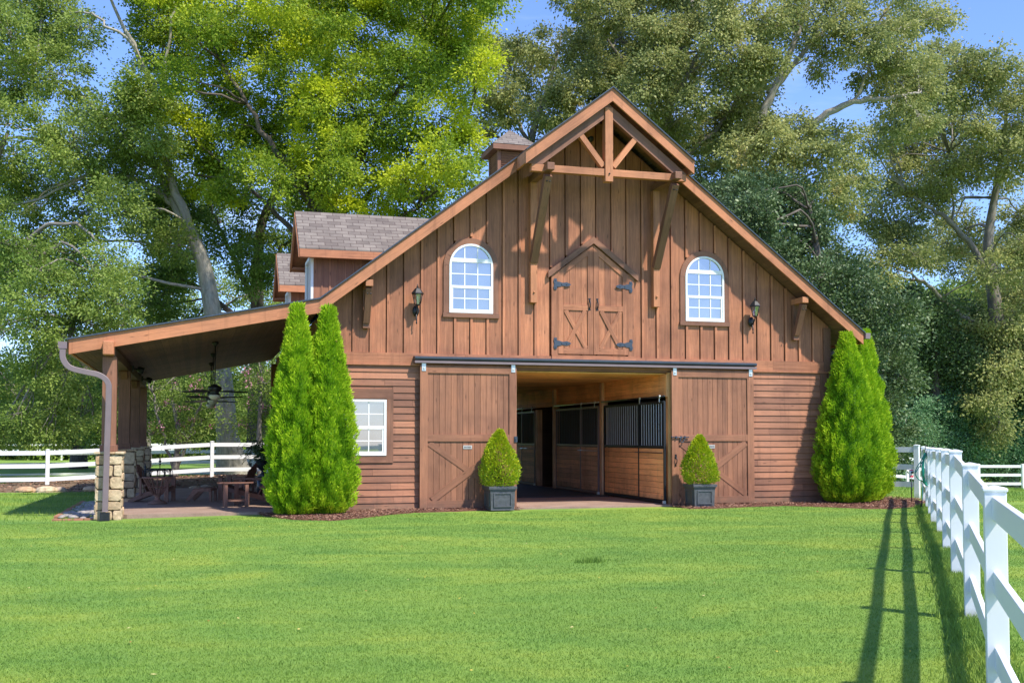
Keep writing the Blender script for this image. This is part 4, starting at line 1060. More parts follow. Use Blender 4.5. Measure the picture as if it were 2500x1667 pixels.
for (px_, hh) in ((.05, 1.05), (-.28, .92)):
    m = MB(); m.lathe([(.008, .62), (.01, hh - .14), (.03, hh - .12), (.008, hh - .10), (.035, hh - .05), (.01, hh - .02), (.018, hh), (.001, hh + .04)], (px_, -.05, 0), 8); m.build('finial', M['black'], t, False)

def leaf_quads(c, d, L_, W_, rr, fold=True):
    """pointed leaves: base c, direction d (unit), length, width"""
    s = np.cross(d, rand_dirs(len(c), rr)); s /= np.linalg.norm(s, axis=1, keepdims=True)
    L_ = np.asarray(L_).reshape(-1, 1); W_ = np.asarray(W_).reshape(-1, 1)
    V = np.empty((len(c), 4, 3)); V[:, 0] = c; V[:, 1] = c + d * L_ * .45 + s * W_ * .5; V[:, 2] = c + d * L_; V[:, 3] = c + d * L_ * .45 - s * W_ * .5
    return V.reshape(-1, 3), np.arange(len(c) * 4).reshape(-1, 4)

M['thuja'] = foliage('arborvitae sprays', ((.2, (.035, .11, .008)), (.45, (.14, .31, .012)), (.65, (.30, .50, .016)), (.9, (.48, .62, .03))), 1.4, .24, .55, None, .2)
M['boxy'] = foliage('topiary leaves', ((.25, (.12, .23, .01)), (.5, (.30, .44, .015)), (.8, (.56, .58, .02))), 5, .3, .45)
M['fern'] = foliage('fern fronds', ((.2, (.02, .05, .015)), (.6, (.05, .11, .03)), (.9, (.10, .17, .05))), 3, .25, .5)
def urn(label, loc, fl):
    t = thing('fern_urn', label, 'potted fern', loc)
    m = MB(); m.lathe([(.17, 0), (.17, .45), (.13, .47), (.13, .50), (.18, .53), (.07, .62), (.06, .68), (.16, .76), (.21, .86), (.20, .93), (.25, .97), (.25, 1.0), (.19, 1.0), (.17, .95), (.001, .95)], n=18); m.build('urn', M['urn'], t, False)
    rr = np.random.default_rng(int(loc[0] * 100) % 97 + 5); C = []; D = []
    for k in range(70):
        a = rr.uniform(0, 2 * np.pi); r = rr.uniform(.35, .75); hgt_ = rr.uniform(.1, .55); n = 26
        for q in range(n):
            u_ = q / n; p = np.array([math.cos(a) * r * u_, math.sin(a) * r * u_, 1.0 + hgt_ * math.sin(u_ * 2.2) * 1.2 - .28 * u_ * u_])
            for s in (-1, 1):
                C.append(p); D.append(np.array([-math.sin(a) * s + .4 * math.cos(a), math.cos(a) * s + .4 * math.sin(a), -.25 + rr.normal() * .15]))
    C = np.array(C); D = np.array(D); D /= np.linalg.norm(D, axis=1, keepdims=True)
    V, F = leaf_quads(C, D, rr.uniform(.05, .10, len(C)), .022, rr); np_mesh('fern', V, F, M['fern'], t, {'v': np.repeat(rr.random(len(C)), 4)}, world=False)
urn('large green fern in a black urn beside the far garden chair', (.85, 5.76, FZ), 1)
urn('second green fern in a black urn, mostly hidden by the arborvitae', (1.23, 5.02, FZ), 1)

# planters
def planter(x0, x1, yf, label, seed, hgt_, top, seedcol):
    cx = (x0 + x1) / 2; wd = x1 - x0; yc = yf + wd / 2
    t = thing('potted_topiary', label, 'potted shrub', (cx, yc, .0), 0, 'cone shaped shrubs in square slate planters')
    m = MB(); h = wd / 2 - .035; hb = h * .93
    def fr(z, q): return [(-q, -q, z), (q, -q, z), (q, q, z), (-q, q, z)]
    vs = fr(0, hb) + fr(.46, h); m.add(vs, [(3, 2, 1, 0), (0, 1, 5, 4), (1, 2, 6, 5), (2, 3, 7, 6), (3, 0, 4, 7)])
    pot = m.build('pot', M['pot'], t, False)
    m = MB(); q = h + .035
    m.box(-q, q, -q, -q + .07, .46, .52, 0); m.box(-q, q, q - .07, q, .46, .52, 0); m.box(-q, -q + .07, -q + .071, q - .071, .46, .52, 1); m.box(q - .07, q, -q + .071, q - .071, .46, .52, 1)
    m.box(-h - .012, h + .012, -h - .012, h + .012, .425, .459)
    m.box(-hb - .008, hb + .008, -hb - .008, hb + .008, 0, .03); m.each('rim', M['pot'], pot, bevel=.004)
    m = MB(); y_ = -h - .006
    for a in (0, 1, 2, 3):
        k = MB(); hi = h * .72; k.box(-hi, hi, y_ - .006, y_ + .03, .36, .385, 0); k.box(-hi, hi, y_ - .006, y_ + .03, .075, .10, 0); k.box(-hi, -hi + .025, y_ - .006, y_ + .03, .101, .359, 2); k.box(hi - .025, hi, y_ - .006, y_ + .03, .101, .359, 2)
        mt = Matrix.Rotation(a * math.pi / 2, 4, 'Z'); vv = [tuple(mt @ Vector(v)) for v in k.v]; m.add(vv, k.f)
    m.build('panel_moulding', M['pot'], pot)
    m = MB(); m.box(-h + .02, h - .02, -h + .02, h - .02, .40, .48); m.build('soil', M['soil'], t, False)
    rr = np.random.default_rng(seed); n = 9000
    z = rr.random(n) ** .9; th = rr.uniform(0, 2 * np.pi, n)
    prof = np.interp(z, [0, .06, .22, .42, .62, .8, .92, 1], [.26, .36, .42, .385, .29, .18, .10, .02]) * (wd / .62)
    lob = 1 + .07 * np.sin(th * 3 + z * 9 + seed) + .06 * np.sin(th * 7 - z * 14) + rr.normal(0, .045, n)
    r = prof * lob * (1 - .32 * rr.random(n) ** 2); H = top - hgt_
    C = np.column_stack([r * np.cos(th) + .02 * np.sin(z * 7), r * np.sin(th), hgt_ + z * H])
    d = np.column_stack([np.cos(th), np.sin(th), rr.uniform(.5, 1.8, n)]) + rr.normal(0, .45, (n, 3)); d /= np.linalg.norm(d, axis=1, keepdims=True)
    V, F = leaf_quads(C, d, rr.uniform(.035, .075, n), rr.uniform(.016, .028, n), rr)
    np_mesh('shrub', V, F, M['boxy'], t, {'v': np.repeat(np.clip(rr.random(n) * .8 + .2 * z, 0, 1), 4)}, world=False)
planter(5.23, 5.86, -.89, 'potted cone shaped shrub standing before the left sliding door', 4, .50, 1.74, 0)
planter(9.95, 10.54, -1.12, 'potted cone shaped shrub standing before the right sliding door', 9, .50, 1.62, 0)

# arborvitae
def arborvitae(x, y, H, rad, label, seed, n=26000, prof=None, mult=1.5):
    t = thing('arborvitae', label, 'arborvitae', (x, y, 0), 0, 'arborvitae at the barn corners'); rr = np.random.default_rng(seed)
    m = MB(); m.tube([(0, 0, -.05), (0, 0, H * .6)], [.07, .02], 8); m.build('trunk', M['bark_dark'], t, False); n = int(n * mult)
    pz, pr = prof or ([0, .04, .15, .35, .55, .72, .86, .95, 1], [.62, .92, 1.16, 1.08, .82, .52, .26, .10, .005])
    z = rr.random(n * 2); keep = rr.random(n * 2) < (np.interp(z, pz, pr) * .8 + .2); z = z[keep][:n]; n = len(z)
    th = rr.uniform(0, 2 * np.pi, n)
    # plumes: many upright flame shaped clumps covering the surface
    k = 330; pth = rr.uniform(0, 2 * np.pi, k); pzz = rr.random(k)
    base = np.interp(z, pz, pr) * rad
    dth = (th[:, None] - pth[None] + np.pi) % (2 * np.pi) - np.pi
    R_ = np.maximum(base, .12)[:, None]
    g = np.exp(-((dth * R_ / .085) ** 2) - (((z[:, None] - pzz[None]) * H / .20) ** 2)).max(1)
    r = base * (.76 + .02 * np.sin(3 * th + seed)) + g * .22 * (base / rad * .6 + .4) + rr.normal(0, .02, n); r *= 1 - .2 * rr.random(n) ** 4
    r = np.maximum(r, .01)
    C = np.column_stack([r * np.cos(th), r * np.sin(th), z * H * .97 + .03])
    d = np.column_stack([np.cos(th), np.sin(th), rr.uniform(.5, 2.2, n)]) + rr.normal(0, .35, (n, 3)); d /= np.linalg.norm(d, axis=1, keepdims=True)
    V, F = leaf_quads(C, d, rr.uniform(.05, .10, n), rr.uniform(.014, .028, n), rr)
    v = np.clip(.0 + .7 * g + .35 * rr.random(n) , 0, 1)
    # leafy body behind the sprays so nothing shows through
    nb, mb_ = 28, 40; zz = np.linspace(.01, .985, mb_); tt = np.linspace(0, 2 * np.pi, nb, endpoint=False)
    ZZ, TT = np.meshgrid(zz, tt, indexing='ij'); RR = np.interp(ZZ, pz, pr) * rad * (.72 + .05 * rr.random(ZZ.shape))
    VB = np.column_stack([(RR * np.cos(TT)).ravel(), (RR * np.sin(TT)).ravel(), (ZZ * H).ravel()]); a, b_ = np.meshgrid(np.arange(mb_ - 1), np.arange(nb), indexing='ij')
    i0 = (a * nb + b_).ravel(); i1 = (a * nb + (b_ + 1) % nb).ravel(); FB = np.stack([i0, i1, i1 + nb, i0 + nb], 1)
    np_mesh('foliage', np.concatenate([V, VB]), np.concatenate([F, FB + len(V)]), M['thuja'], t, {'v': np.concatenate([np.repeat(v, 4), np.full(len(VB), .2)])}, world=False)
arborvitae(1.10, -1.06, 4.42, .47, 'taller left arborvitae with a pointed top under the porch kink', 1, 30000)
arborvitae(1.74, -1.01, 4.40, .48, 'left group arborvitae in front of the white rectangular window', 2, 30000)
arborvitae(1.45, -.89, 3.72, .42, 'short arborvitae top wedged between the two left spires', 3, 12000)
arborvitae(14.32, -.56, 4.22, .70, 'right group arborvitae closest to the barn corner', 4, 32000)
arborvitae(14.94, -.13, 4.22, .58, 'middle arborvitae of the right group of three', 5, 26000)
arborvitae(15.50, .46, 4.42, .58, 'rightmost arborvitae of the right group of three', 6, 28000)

# river stones and brick edging at the pier
rr = np.random.default_rng(8); m = MB()
poly = [(-3.36, -.1), (-2.82, -.45), (-2.82, 5.0), (-3.35, 5.0)]
for k in range(220):
    y = rr.uniform(-.35, 5.6); x = rr.uniform(-3.5, -2.83)
    if y < 0 and x < -3.4 + (-y) * 1.1: continue
    s = rr.uniform(.04, .09); a = rr.uniform(0, 3.14); c = (x, y, -.04 + s * .2)
    vs = []; 
    for (r_1, z_1) in ((.7, -.3), (1, 0), (.75, .35), (.3, .5)):
        for q in range(8):
            aa = a + q * .785; vs.append((c[0] + s * r_1 * math.cos(aa) * 1.25, c[1] + s * r_1 * math.sin(aa) * .8, c[2] + s * z_1))
    m.add(vs, [(i * 8 + q, i * 8 + (q + 1) % 8, i * 8 + 8 + (q + 1) % 8, i * 8 + 8 + q) for i in range(3) for q in range(8)] + [tuple(range(24, 32))], None, rr.uniform(.3, 1), True)
o = m.build('river_stones', M['river']) if 'river' in M else m.build('river_stones', plain('grey river stones', (.30, .27, .25), .7, 0, .4, .35, 9, .005))
tag(o, 'grey river stones filling the strip beside the front pier', 'stones', kind='stuff')
m = MB()
for k in range(27):
    y = .05 + k * .21; m.box(-3.62 + .0 * k, -3.52, y, y + .195, -.14, -.0 + rr.uniform(-.008, .008), 1)
for k in range(4): m.box(-3.6 + k * .2, -3.42 + k * .2, -.40, -.30, -.14, -.03, 0)
be = thing('brick_edging', 'low terracotta brick edging round the strip of river stones', 'edging', (-3.57, 2.5, 0)); m.each('brick', M['brick'], be, bevel=.006)
# stones behind the slab
m = MB()
for k in range(16):
    x = rr.uniform(-6.5, .8); y = 11.75 + rr.uniform(-.1, .25); s = rr.uniform(.12, .26); vs = []
    for (r_1, z_1) in ((.9, -.3), (1, 0), (.8, .4), (.35, .62)):
        for q in range(8): aa = q * .785; vs.append((x + s * r_1 * math.cos(aa) * rr.uniform(1, 1.5), y + s * r_1 * math.sin(aa) * .8, s * z_1 * .8))
    m.add(vs, [(i * 8 + q, i * 8 + (q + 1) % 8, i * 8 + 8 + (q + 1) % 8, i * 8 + 8 + q) for i in range(3) for q in range(8)] + [tuple(range(24, 32))], None, rr.random(), False)
tag(m.build('border_stones', M['stone']), 'row of rough stones edging the dirt behind the porch', 'stones', kind='stuff')

# ------------------------------------------------------------------ fences
def fence(label, posts, rails=(1.305, .85, .395), hp=1.37, pw=.127, rh=.14, rt=.04, skip=(), mat='white_vinyl', bev=True, extend=None):
    p0 = posts[len(posts) // 2]
    t = thing('rail_fence', label, 'fence', (p0[0], p0[1], p0[2]))
    ang = math.atan2(posts[-1][1] - posts[0][1], posts[-1][0] - posts[0][0])
    for i, p in enumerate(posts):
        if i not in skip:
            m = MB(); h = pw / 2; q = []
            for (rad, z) in ((h, -.25), (h, hp - .035), (h + .008, hp - .034), (h + .008, hp - .015), (.01, hp)):
                for k in range(4):
                    a = ang + math.pi / 4 + k * math.pi / 2; q.append((p[0] + rad * 1.41421 * math.cos(a), p[1] + rad * 1.41421 * math.sin(a), p[2] + z))
            m.add(q, [(j * 4 + k, j * 4 + (k + 1) % 4, j * 4 + 4 + (k + 1) % 4, j * 4 + 4 + k) for j in range(4) for k in range(4)] + [(16, 17, 18, 19)])
            m.build('post', M[mat], t, bevel=.006 if bev else 0)
        if i < len(posts) - 1:
            a = Vector(p); b = Vector(posts[i + 1])
            for rz_ in rails:
                m = MB(); dz = rng.uniform(-.004, .004)
                m.beam(a + Vector((0, 0, rz_ - rh / 2)), b + Vector((0, 0, rz_ - rh / 2 + dz)), rt, rh); m.build('rail', M[mat], t, bevel=.006 if bev else 0)
FP = [(1.99, -20.86, -.14), (3.85, -18.18, -.085), (5.59, -15.79, -.005), (7.19, -13.56, .08), (8.83, -11.28, .064), (10.82, -8.54, .044), (12.22, -6.53, .03), (13.61, -4.6, .01), (14.99, -2.67, .0), (16.56, -.42, .0)]
fence('long white three rail fence running up the right side of the lawn', FP)
# dark gaps where rails enter the posts
fence('white rail fence crossing from the corner post behind the right arborvitae', [(17.29, .85, .03), (15.7, 2.92, .03), (14.75, 4.1, .02)], bev=False)
Pf = [at(u, v, z) for (u, v, z) in ((1990, 1104, 50), (2034, 1106, 50), (2084, 1110, 50.5), (2134, 1115, 51), (2190, 1121, 52), (2248, 1125, 53), (2350, 1125, 53), (2450, 1125, 53))]
Pf = [(p.x, p.y, p.z) for p in Pf]
fence('distant white rail fence along the hedge at far right', Pf, bev=False, mat='sash')
Lf = [(-20.95, 14.77, -.05), (-15.81, 15.09, -.08), (-10.67, 15.36, -.12), (-5.61, 15.65, -.12), (-2.91, 16.02, .0), (-.31, 16.38, .14), (2.35, 16.7, .14), (4.98, 17.05, .1)]
Lf = [(CAMP[0] + 1.035 * (a - CAMP[0]), CAMP[1] + 1.035 * (b - CAMP[1]), 1.58 + 1.035 * (c - 1.58)) for a, b, c in Lf]
fence('white three rail fence running behind the porch', Lf, bev=False, mat='sash')
Lb = [(-25.1, 27.54, -.45), (-19.58, 27.23, -.45), (-14.25, 27.0, -.45), (-8.94, 26.81, -.45), (-3.61, 26.6, -.4), (1.61, 26.37, -.35), (7.03, 26.17, -.3)]
fence('shaded rail fence behind the first one, beyond the lane', [(a, b, c + .1) for a, b, c in Lb], bev=False, mat='sash')
Lc = [(-30, 60, -2.1), (-20, 60, -2.0), (-10, 60, -2.0), (0, 60, -2), (10, 60, -1.9)]
fence('small sunlit white fence in the distance seen through the porch', [(a, b, .0) for a, b, c in Lc], bev=False, mat='sash', hp=1.2, rails=(1.15, .75))

# hose on the fence and tagged stake
hp_ = Vector((14.99, -2.67, 0)); lx, ly = -.14, -.08
t = thing('garden_hose', 'coiled teal garden hose hanging from a fence post', 'hose', (hp_.x + lx, hp_.y + ly, .9))
m = MB()
for k in range(7):
    o_ = rng.uniform(-.02, .02); wv = .07 + .012 * k; q = []
    for s in range(21):
        a = 2 * math.pi * s / 20; q.append((wv * math.sin(a) + o_ + .02, -.012 * k + .01 * math.cos(a * 2), .02 - (.33 + .01 * k) * math.cos(a) * -1 if False else (.0 - .34 * math.cos(a) - .01 * k)))
    m.tube(q, .011, 6, False)
m.tube(smooth([(.0, 0, .33), (-.10, -.02, .18), (-.24, -.03, .0), (-.28, -.03, -.12), (-.2, -.03, -.24), (-.08, -.03, -.3)]), .012, 6); m.tube(smooth([(-.27, -.03, -.1), (-.18, -.04, .02), (-.05, -.03, .2)]), .011, 6); m.tube(smooth([(-.07, -.02, -.28), (-.085, -.02, -.5), (-.10, -.02, -.72)]), .012, 6)
m.build('hose_coil', M['teal'], t, False)
m = MB(); m.tube([(-.10, -.02, -.72), (-.125, -.02, -.86)], [.016, .02], 8); m.tube([(.0, .0, .33), (.05, .02, .52)], .008, 6); m.build('nozzle', M['black'], t, False)
t = thing('tag_stake', 'small red and white tag on a thin metal stake by the fence', 'marker', (15.81, -.94, -.02))
m = MB(); m.tube([(0, 0, -.05), (0, 0, .72)], .012, 8); m.build('stake', M['dark_metal'], t, False)
m = MB(); m.box(-.055, .055, -.012, .012, .62, .84); m.build('tag', M['white_vinyl'], t, False)
m = MB(); m.box(-.05, .05, -.016, -.0125, .80, .83); m.box(-.05, .05, -.016, -.0125, .64, .69); m.build('tag_print', M['red'], t, False)
m = MB(); m.tube([(.01, -.012, .76), (.01, -.04, .76)], .028, 10); m.build('tag_knob', M['black'], t, False)

# ------------------------------------------------------------------ trees
M['leaf_lime'] = foliage('yellow green leaves', ((.25, (.085, .165, .022)), (.5, (.20, .31, .028)), (.75, (.38, .47, .035))), .28, .45, .55, ((.60, .66, .03), .42, .51), .25)
M['leaf_mid'] = foliage('mid green leaves', ((.25, (.08, .145, .035)), (.5, (.18, .28, .05)), (.8, (.33, .42, .09))), .3, .42, .5, None, .25)
M['leaf_grey'] = foliage('grey green leaves', ((.25, (.10, .17, .045)), (.5, (.21, .30, .06)), (.8, (.38, .46, .10))), .3, .42, .5, None, .25)
M['leaf_olive'] = foliage('olive green leaves', ((.25, (.10, .135, .045)), (.5, (.25, .29, .09)), (.8, (.50, .50, .18))), .3, .42, .5, ((.42, .33, .10), .6, .64), .25)
M['leaf_magnolia'] = foliage('dark glossy leaves', ((.25, (.032, .062, .024)), (.5, (.075, .13, .046)), (.85, (.19, .26, .10))), .5, .15, .48, None, .4)
M['leaf_shrub'] = foliage('blue green shrub leaves', ((.25, (.06, .14, .07)), (.5, (.13, .27, .12)), (.8, (.26, .42, .20))), .5, .3, .5)
M['blossom'] = foliage('pink blossom', ((.2, (.45, .12, .20)), (.8, (.75, .38, .48))), 3, .3, .5)

def crown_leaves(blobs, L_, dens, rr, droop=.25, tuft=.5, shell=.35):
    """blobs (centre, radius xyz); leaves gathered in tufts through each blob's volume"""
    Cs, Ds, T_ = [], [], []
    for (c, rad) in blobs:
        c = np.array(c); rad = np.array(rad); k = max(4, int(3.7 * dens * (rad[0] * rad[2] + rad[0] * rad[1]) / (tuft * tuft)))
        d = rand_dirs(k, rr); rho = (shell ** 3 + (1 - shell ** 3) * rr.random(k)) ** (1 / 3.) * rr.uniform(.8, 1.12, k)
        tc_ = c + d * rho[:, None] * rad
        T_.append((tc_, np.tile(c, (k, 1))))
        n = 104; off = rr.normal(0, 1, (k, n, 3)) * tuft * np.array([.5, .5, .34]) * rr.uniform(.6, 1.3, (k, 1, 1))
        P = tc_[:, None] + off
        D = off / tuft * .9 + d[:, None] * .5 + rr.normal(0, .45, (k, n, 3)); D[:, :, 2] -= droop
        Cs.append(P.reshape(-1, 3)); Ds.append(D.reshape(-1, 3))
    C = np.concatenate(Cs); D = np.concatenate(Ds); D /= np.linalg.norm(D, axis=1, keepdims=True)
    L_ = L_ * .67
    V, F = leaf_quads(C, D, L_ * rr.uniform(.6, 1.3, len(C)), L_ * .62 * rr.uniform(.6, 1.3, len(C)), rr)
    tv = np.concatenate([np.repeat(rr.random(len(a)), 104) for a in Cs and [t[0] for t in T_]])
    v = np.clip(.5 * tv + .5 * rr.random(len(C)), 0, 1)
    return V, F, np.repeat(v, 4), T_

def tree(name, label, cat, base, trunk, limbs, blobs, mleaf, mbark, L_=.2, dens=1.0, seed=1, twigs=5, droop=.25, tuft=.5, shell=.35, group=None, blossom=0, flare=1.4):
    """trunk: list of (point, radius); limbs: lists of (point, radius); blobs: (centre, rx, ry, rz)"""
    t = thing(name, label, cat, tuple(base), 0, group); rr = np.random.default_rng(seed)
    bl = [(b[0], (b[1], b[2], b[3])) for b in blobs]
    V, F, v, T_ = crown_leaves(bl, L_, dens, rr, droop, tuft, shell)
    np_mesh('crown', V, F, mleaf, t, {'v': v})
    m = MB()
    tp = [Vector(p) for p, r in trunk]; tr = [r for p, r in trunk]
    def chain(P, Rr, n=8, k=5, wob=.0):
        S = smooth(P, k); m_ = len(S); rad = [float(np.interp(i / k, range(len(Rr)), Rr)) for i in range(m_)]
        if wob: S = [S[0]] + [p + Vector(rr.normal(0, wob, 3)) for p in S[1:-1]] + [S[-1]]
        m.tube(S, rad, n)
        return S
    chain(tp, [tr[0] * flare] + tr[1:], 12, 6)
    nodes = [(p, r) for p, r in zip(smooth(tp, 4), np.interp(np.arange((len(tp) - 1) * 4 + 1) / 4, range(len(tr)), tr))][len(tp):]
    for lb in limbs:
        P = [Vector(p) for p, r in lb]; Rr = [r for p, r in lb]; S = chain(P, Rr, 8, 5, .06)
        nodes += [(p, .1) for p in S[3:]]
    NP = np.array([tuple(p) for p, r in nodes])
    for (tcs, cc) in T_:
        c = cc[0]; d = np.linalg.norm(NP - c, axis=1) + np.maximum(0, NP[:, 2] - c[2]) * .8; j = int(np.argmin(d)); s = Vector(NP[j]); e = Vector(c); L0 = (e - s).length
        if L0 > .3:
            mid = s.lerp(e, .5) + Vector(rr.normal(0, .12 * min(L0, 3), 3)) + Vector((0, 0, .08 * L0)); r0 = min(.075, .02 + .010 * L0)
            chain([s, mid, e], [r0, r0 * .7, r0 * .4], 6, 4, .04)
        pick = rr.choice(len(tcs), min(len(tcs), twigs), replace=False)
        for q in pick:
            e2 = Vector(tcs[q]); s2 = e.lerp(s, rr.uniform(0, .35)); mid = s2.lerp(e2, .5) + Vector(rr.normal(0, .12, 3))
            chain([s2, mid, e2], [.022, .015, .006], 4, 3)
    m.build('trunk', mbark, t)
    if blossom:
        k = blossom; allc = np.concatenate([a for a, _ in T_]); pk = allc[rr.choice(len(allc), k)] + rr.normal(0, .15, (k, 3)) + np.array([0, -.35, .1]); n = 16
        P = (pk[:, None] + rr.normal(0, .08, (k, n, 3))).reshape(-1, 3); V, F = leaf_quads(P, rand_dirs(len(P), rr), .07, .06, rr)
        np_mesh('blossom', V, F, M['blossom'], t, {'v': np.repeat(rr.random(len(P)), 4)})
    return t
def B(u, v, r, z, ry=None, squash=.85):
    """crown clump seen round (u, v), r display pixels wide in the photo, z metres away"""
    p = at(u, v, z); rm = r * 1.06293 / 2480 * z
    return (tuple(p), rm, ry or rm, rm * squash)
def fill(poly, n, r0, r1, z0, z1, seed, lo=0):
    """clumps spread through the outline of a crown"""
    rr = random.Random(seed); out = []; tries = 0
    us = [p[0] for p in poly]; vs = [p[1] for p in poly]
    while len(out) < n and tries < n * 60:
        tries += 1; u = rr.uniform(min(us), max(us)); v = rr.uniform(min(vs), max(vs))
        if not bool(inside(np.array([u]), np.array([v]), poly)[0]): continue
        r = rr.uniform(r0, r1)
        if tries < n * 40 and any((u - a) ** 2 + (v - b) ** 2 < (.75 * (r + c) * .62) ** 2 for a, b, c in [(o[0], o[1], o[2]) for o in out]): continue
        out.append((u, v, r))
    return [B(u, v, r, rr.uniform(z0, z1)) for u, v, r in out]
def G(u, v, z):
    p = at(u, v, z); return p

# big pale trunk rising behind the porch, leaning limbs, grey green crown at the upper left
Zt = 43
tree('oak_tree', 'tall grey green tree whose thick pale trunk stands behind the porch', 'tree', (at(540, 1100, Zt).x, at(540, 1100, Zt).y, -.3),
     [(at(540, 1110, Zt), .62), (at(522, 1000, Zt), .46), (at(512, 880, Zt), .42), (at(492, 740, Zt), .38), (at(465, 600, Zt), .32), (at(420, 500, Zt), .26), (at(372, 410, Zt), .2), (at(330, 330, Zt - .5), .14), (at(280, 230, Zt - 1), .08)],
     [[(at(440, 540, Zt), .22), (at(395, 420, Zt - .5), .17), (at(368, 290, Zt - 1), .13), (at(330, 160, Zt - 1), .10), (at(262, 20, Zt - 1.5), .06), (at(230, -60, Zt - 2), .03)],
      [(at(368, 290, Zt - 1), .11), (at(350, 200, Zt - 1), .09), (at(290, 90, Zt - 2), .06), (at(210, 30, Zt - 2), .04)],
      [(at(400, 470, Zt), .14), (at(330, 420, Zt - .5), .10), (at(250, 400, Zt - 1), .07), (at(160, 330, Zt - 1.5), .04)],
      [(at(350, 380, Zt), .10), (at(240, 270, Zt - 1), .07), (at(150, 190, Zt - 1), .04), (at(60, 180, Zt - 1), .03)],
      [(at(360, 240, Zt - 1), .09), (at(385, 120, Zt - 1), .06), (at(400, 0, Zt - 1), .04)]],
     fill([(-60, -60), (150, -60), (190, 60), (130, 200), (260, 260), (300, 180), (350, 60), (300, -60), (380, -60), (400, 200), (360, 380), (440, 520), (380, 600), (250, 480), (160, 600), (-60, 640)], 40, 48, 88, 39, 45, 21),
     M['leaf_grey'], M['bark_pale'], L_=.19, dens=.85, seed=21, twigs=9)
# yellow green tree over the barn
Zt = 42
tree('maple_tree', 'huge bright yellow green tree towering behind the left half of the barn', 'tree', (at(720, 1080, Zt).x, at(720, 1080, Zt).y, -.3),
     [(at(735, 1100, Zt), .5), (at(735, 900, Zt), .42), (at(738, 700, Zt), .38), (at(742, 540, Zt), .33), (at(738, 400, Zt), .26), (at(745, 250, Zt), .18), (at(760, 60, Zt), .09)],
     [[(at(740, 560, Zt), .2), (at(690, 420, Zt - .5), .16), (at(600, 300, Zt - 1), .1), (at(520, 160, Zt - 1), .06), (at(470, 40, Zt - 1), .03)],
      [(at(740, 480, Zt), .2), (at(830, 360, Zt), .14), (at(900, 230, Zt), .1), (at(980, 100, Zt), .06)],
      [(at(745, 520, Zt), .16), (at(860, 440, Zt + .5), .1), (at(970, 380, Zt + .5), .06), (at(1060, 330, Zt + .5), .03)],
      [(at(735, 650, Zt), .14), (at(840, 540, Zt), .1), (at(960, 480, Zt), .05)],
      [(at(735, 600, Zt), .14), (at(640, 500, Zt), .1), (at(560, 420, Zt), .05)]],
     fill([(350, -60), (1120, -60), (1130, 20), (1090, 90), (1110, 150), (1060, 240), (1085, 330), (1080, 420), (1010, 440), (960, 480), (880, 500), (700, 480), (640, 430), (560, 420), (500, 470), (420, 380), (350, 250), (390, 140), (330, 30)], 78, 48, 92, 37.5, 44, 22),
     M['leaf_lime'], M['bark_dark'], L_=.19, dens=.88, seed=22, twigs=6)
Zt = 47
tree('oak_tree', 'mid green tree with dark slender trunk between the leaning trunk and the dormers', 'tree', (at(600, 1070, Zt).x, at(600, 1070, Zt).y, -.3),
     [(at(590, 1100, Zt), .4), (at(590, 800, Zt), .33), (at(592, 640, Zt), .28), (at(600, 520, Zt), .22), (at(640, 420, Zt), .14), (at(650, 330, Zt), .08)],
     [[(at(590, 700, Zt), .16), (at(540, 600, Zt), .12), (at(500, 520, Zt), .07)], [(at(592, 640, Zt), .14), (at(660, 560, Zt), .1), (at(720, 520, Zt), .05)], [(at(560, 740, Zt), .14), (at(510, 700, Zt), .12), (at(430, 650, Zt), .07), (at(330, 600, Zt), .04)]],
     fill([(380, 420), (520, 430), (700, 440), (760, 520), (700, 560), (650, 600), (640, 690), (560, 640), (540, 560), (430, 600), (400, 640), (340, 560)], 20, 36, 66, 44, 49, 23) + fill([(300, 640), (420, 620), (450, 700), (380, 780), (280, 740)], 6, 34, 55, 44, 48, 29),
     M['leaf_mid'], M['bark_dark'], L_=.19, dens=.8, seed=23, twigs=8)
Zt = 40
tree('oak_tree', 'leafy green tree reaching low at the far left above the rail fence', 'tree', (at(-120, 1080, Zt).x, at(-120, 1080, Zt).y, -.3),
     [(at(-120, 1100, Zt), .45), (at(-110, 850, Zt), .36), (at(-90, 650, Zt), .26), (at(-40, 450, Zt), .16), (at(20, 300, Zt), .06)],
     [[(at(-40, 800, Zt), .14), (at(60, 640, Zt - 1), .09), (at(150, 560, Zt - 1), .06), (at(230, 640, Zt - 2), .04)], [(at(-40, 700, Zt), .14), (at(80, 720, Zt - 1), .09), (at(170, 740, Zt - 2), .05)], [(at(-30, 650, Zt), .12), (at(100, 520, Zt - 1), .08), (at(210, 540, Zt - 1.5), .05), (at(245, 620, Zt - 2), .03)]],
     fill([(-80, 560), (60, 540), (200, 560), (290, 620), (300, 720), (250, 790), (140, 820), (160, 900), (220, 960), (60, 1000), (-80, 1000)], 30, 44, 78, 35.5, 41, 24),
     M['leaf_mid'], M['bark'], L_=.17, dens=.7, seed=24, twigs=8)
Zt = 52
tree('oak_tree', 'lower green tree behind the porch roof, right of the far left tree', 'tree', (at(180, 1060, Zt).x, at(180, 1060, Zt).y, -1),
     [(at(180, 1080, Zt), .35), (at(185, 950, Zt), .28), (at(195, 850, Zt), .2), (at(210, 760, Zt), .1)], [],
     fill([(20, 860), (160, 800), (230, 840), (330, 880), (480, 860), (560, 880), (560, 1010), (20, 1010)], 26, 34, 60, 48, 54, 25), M['leaf_mid'], M['bark_dark'], L_=.2, dens=.8, seed=25, twigs=4)
Zt = 39
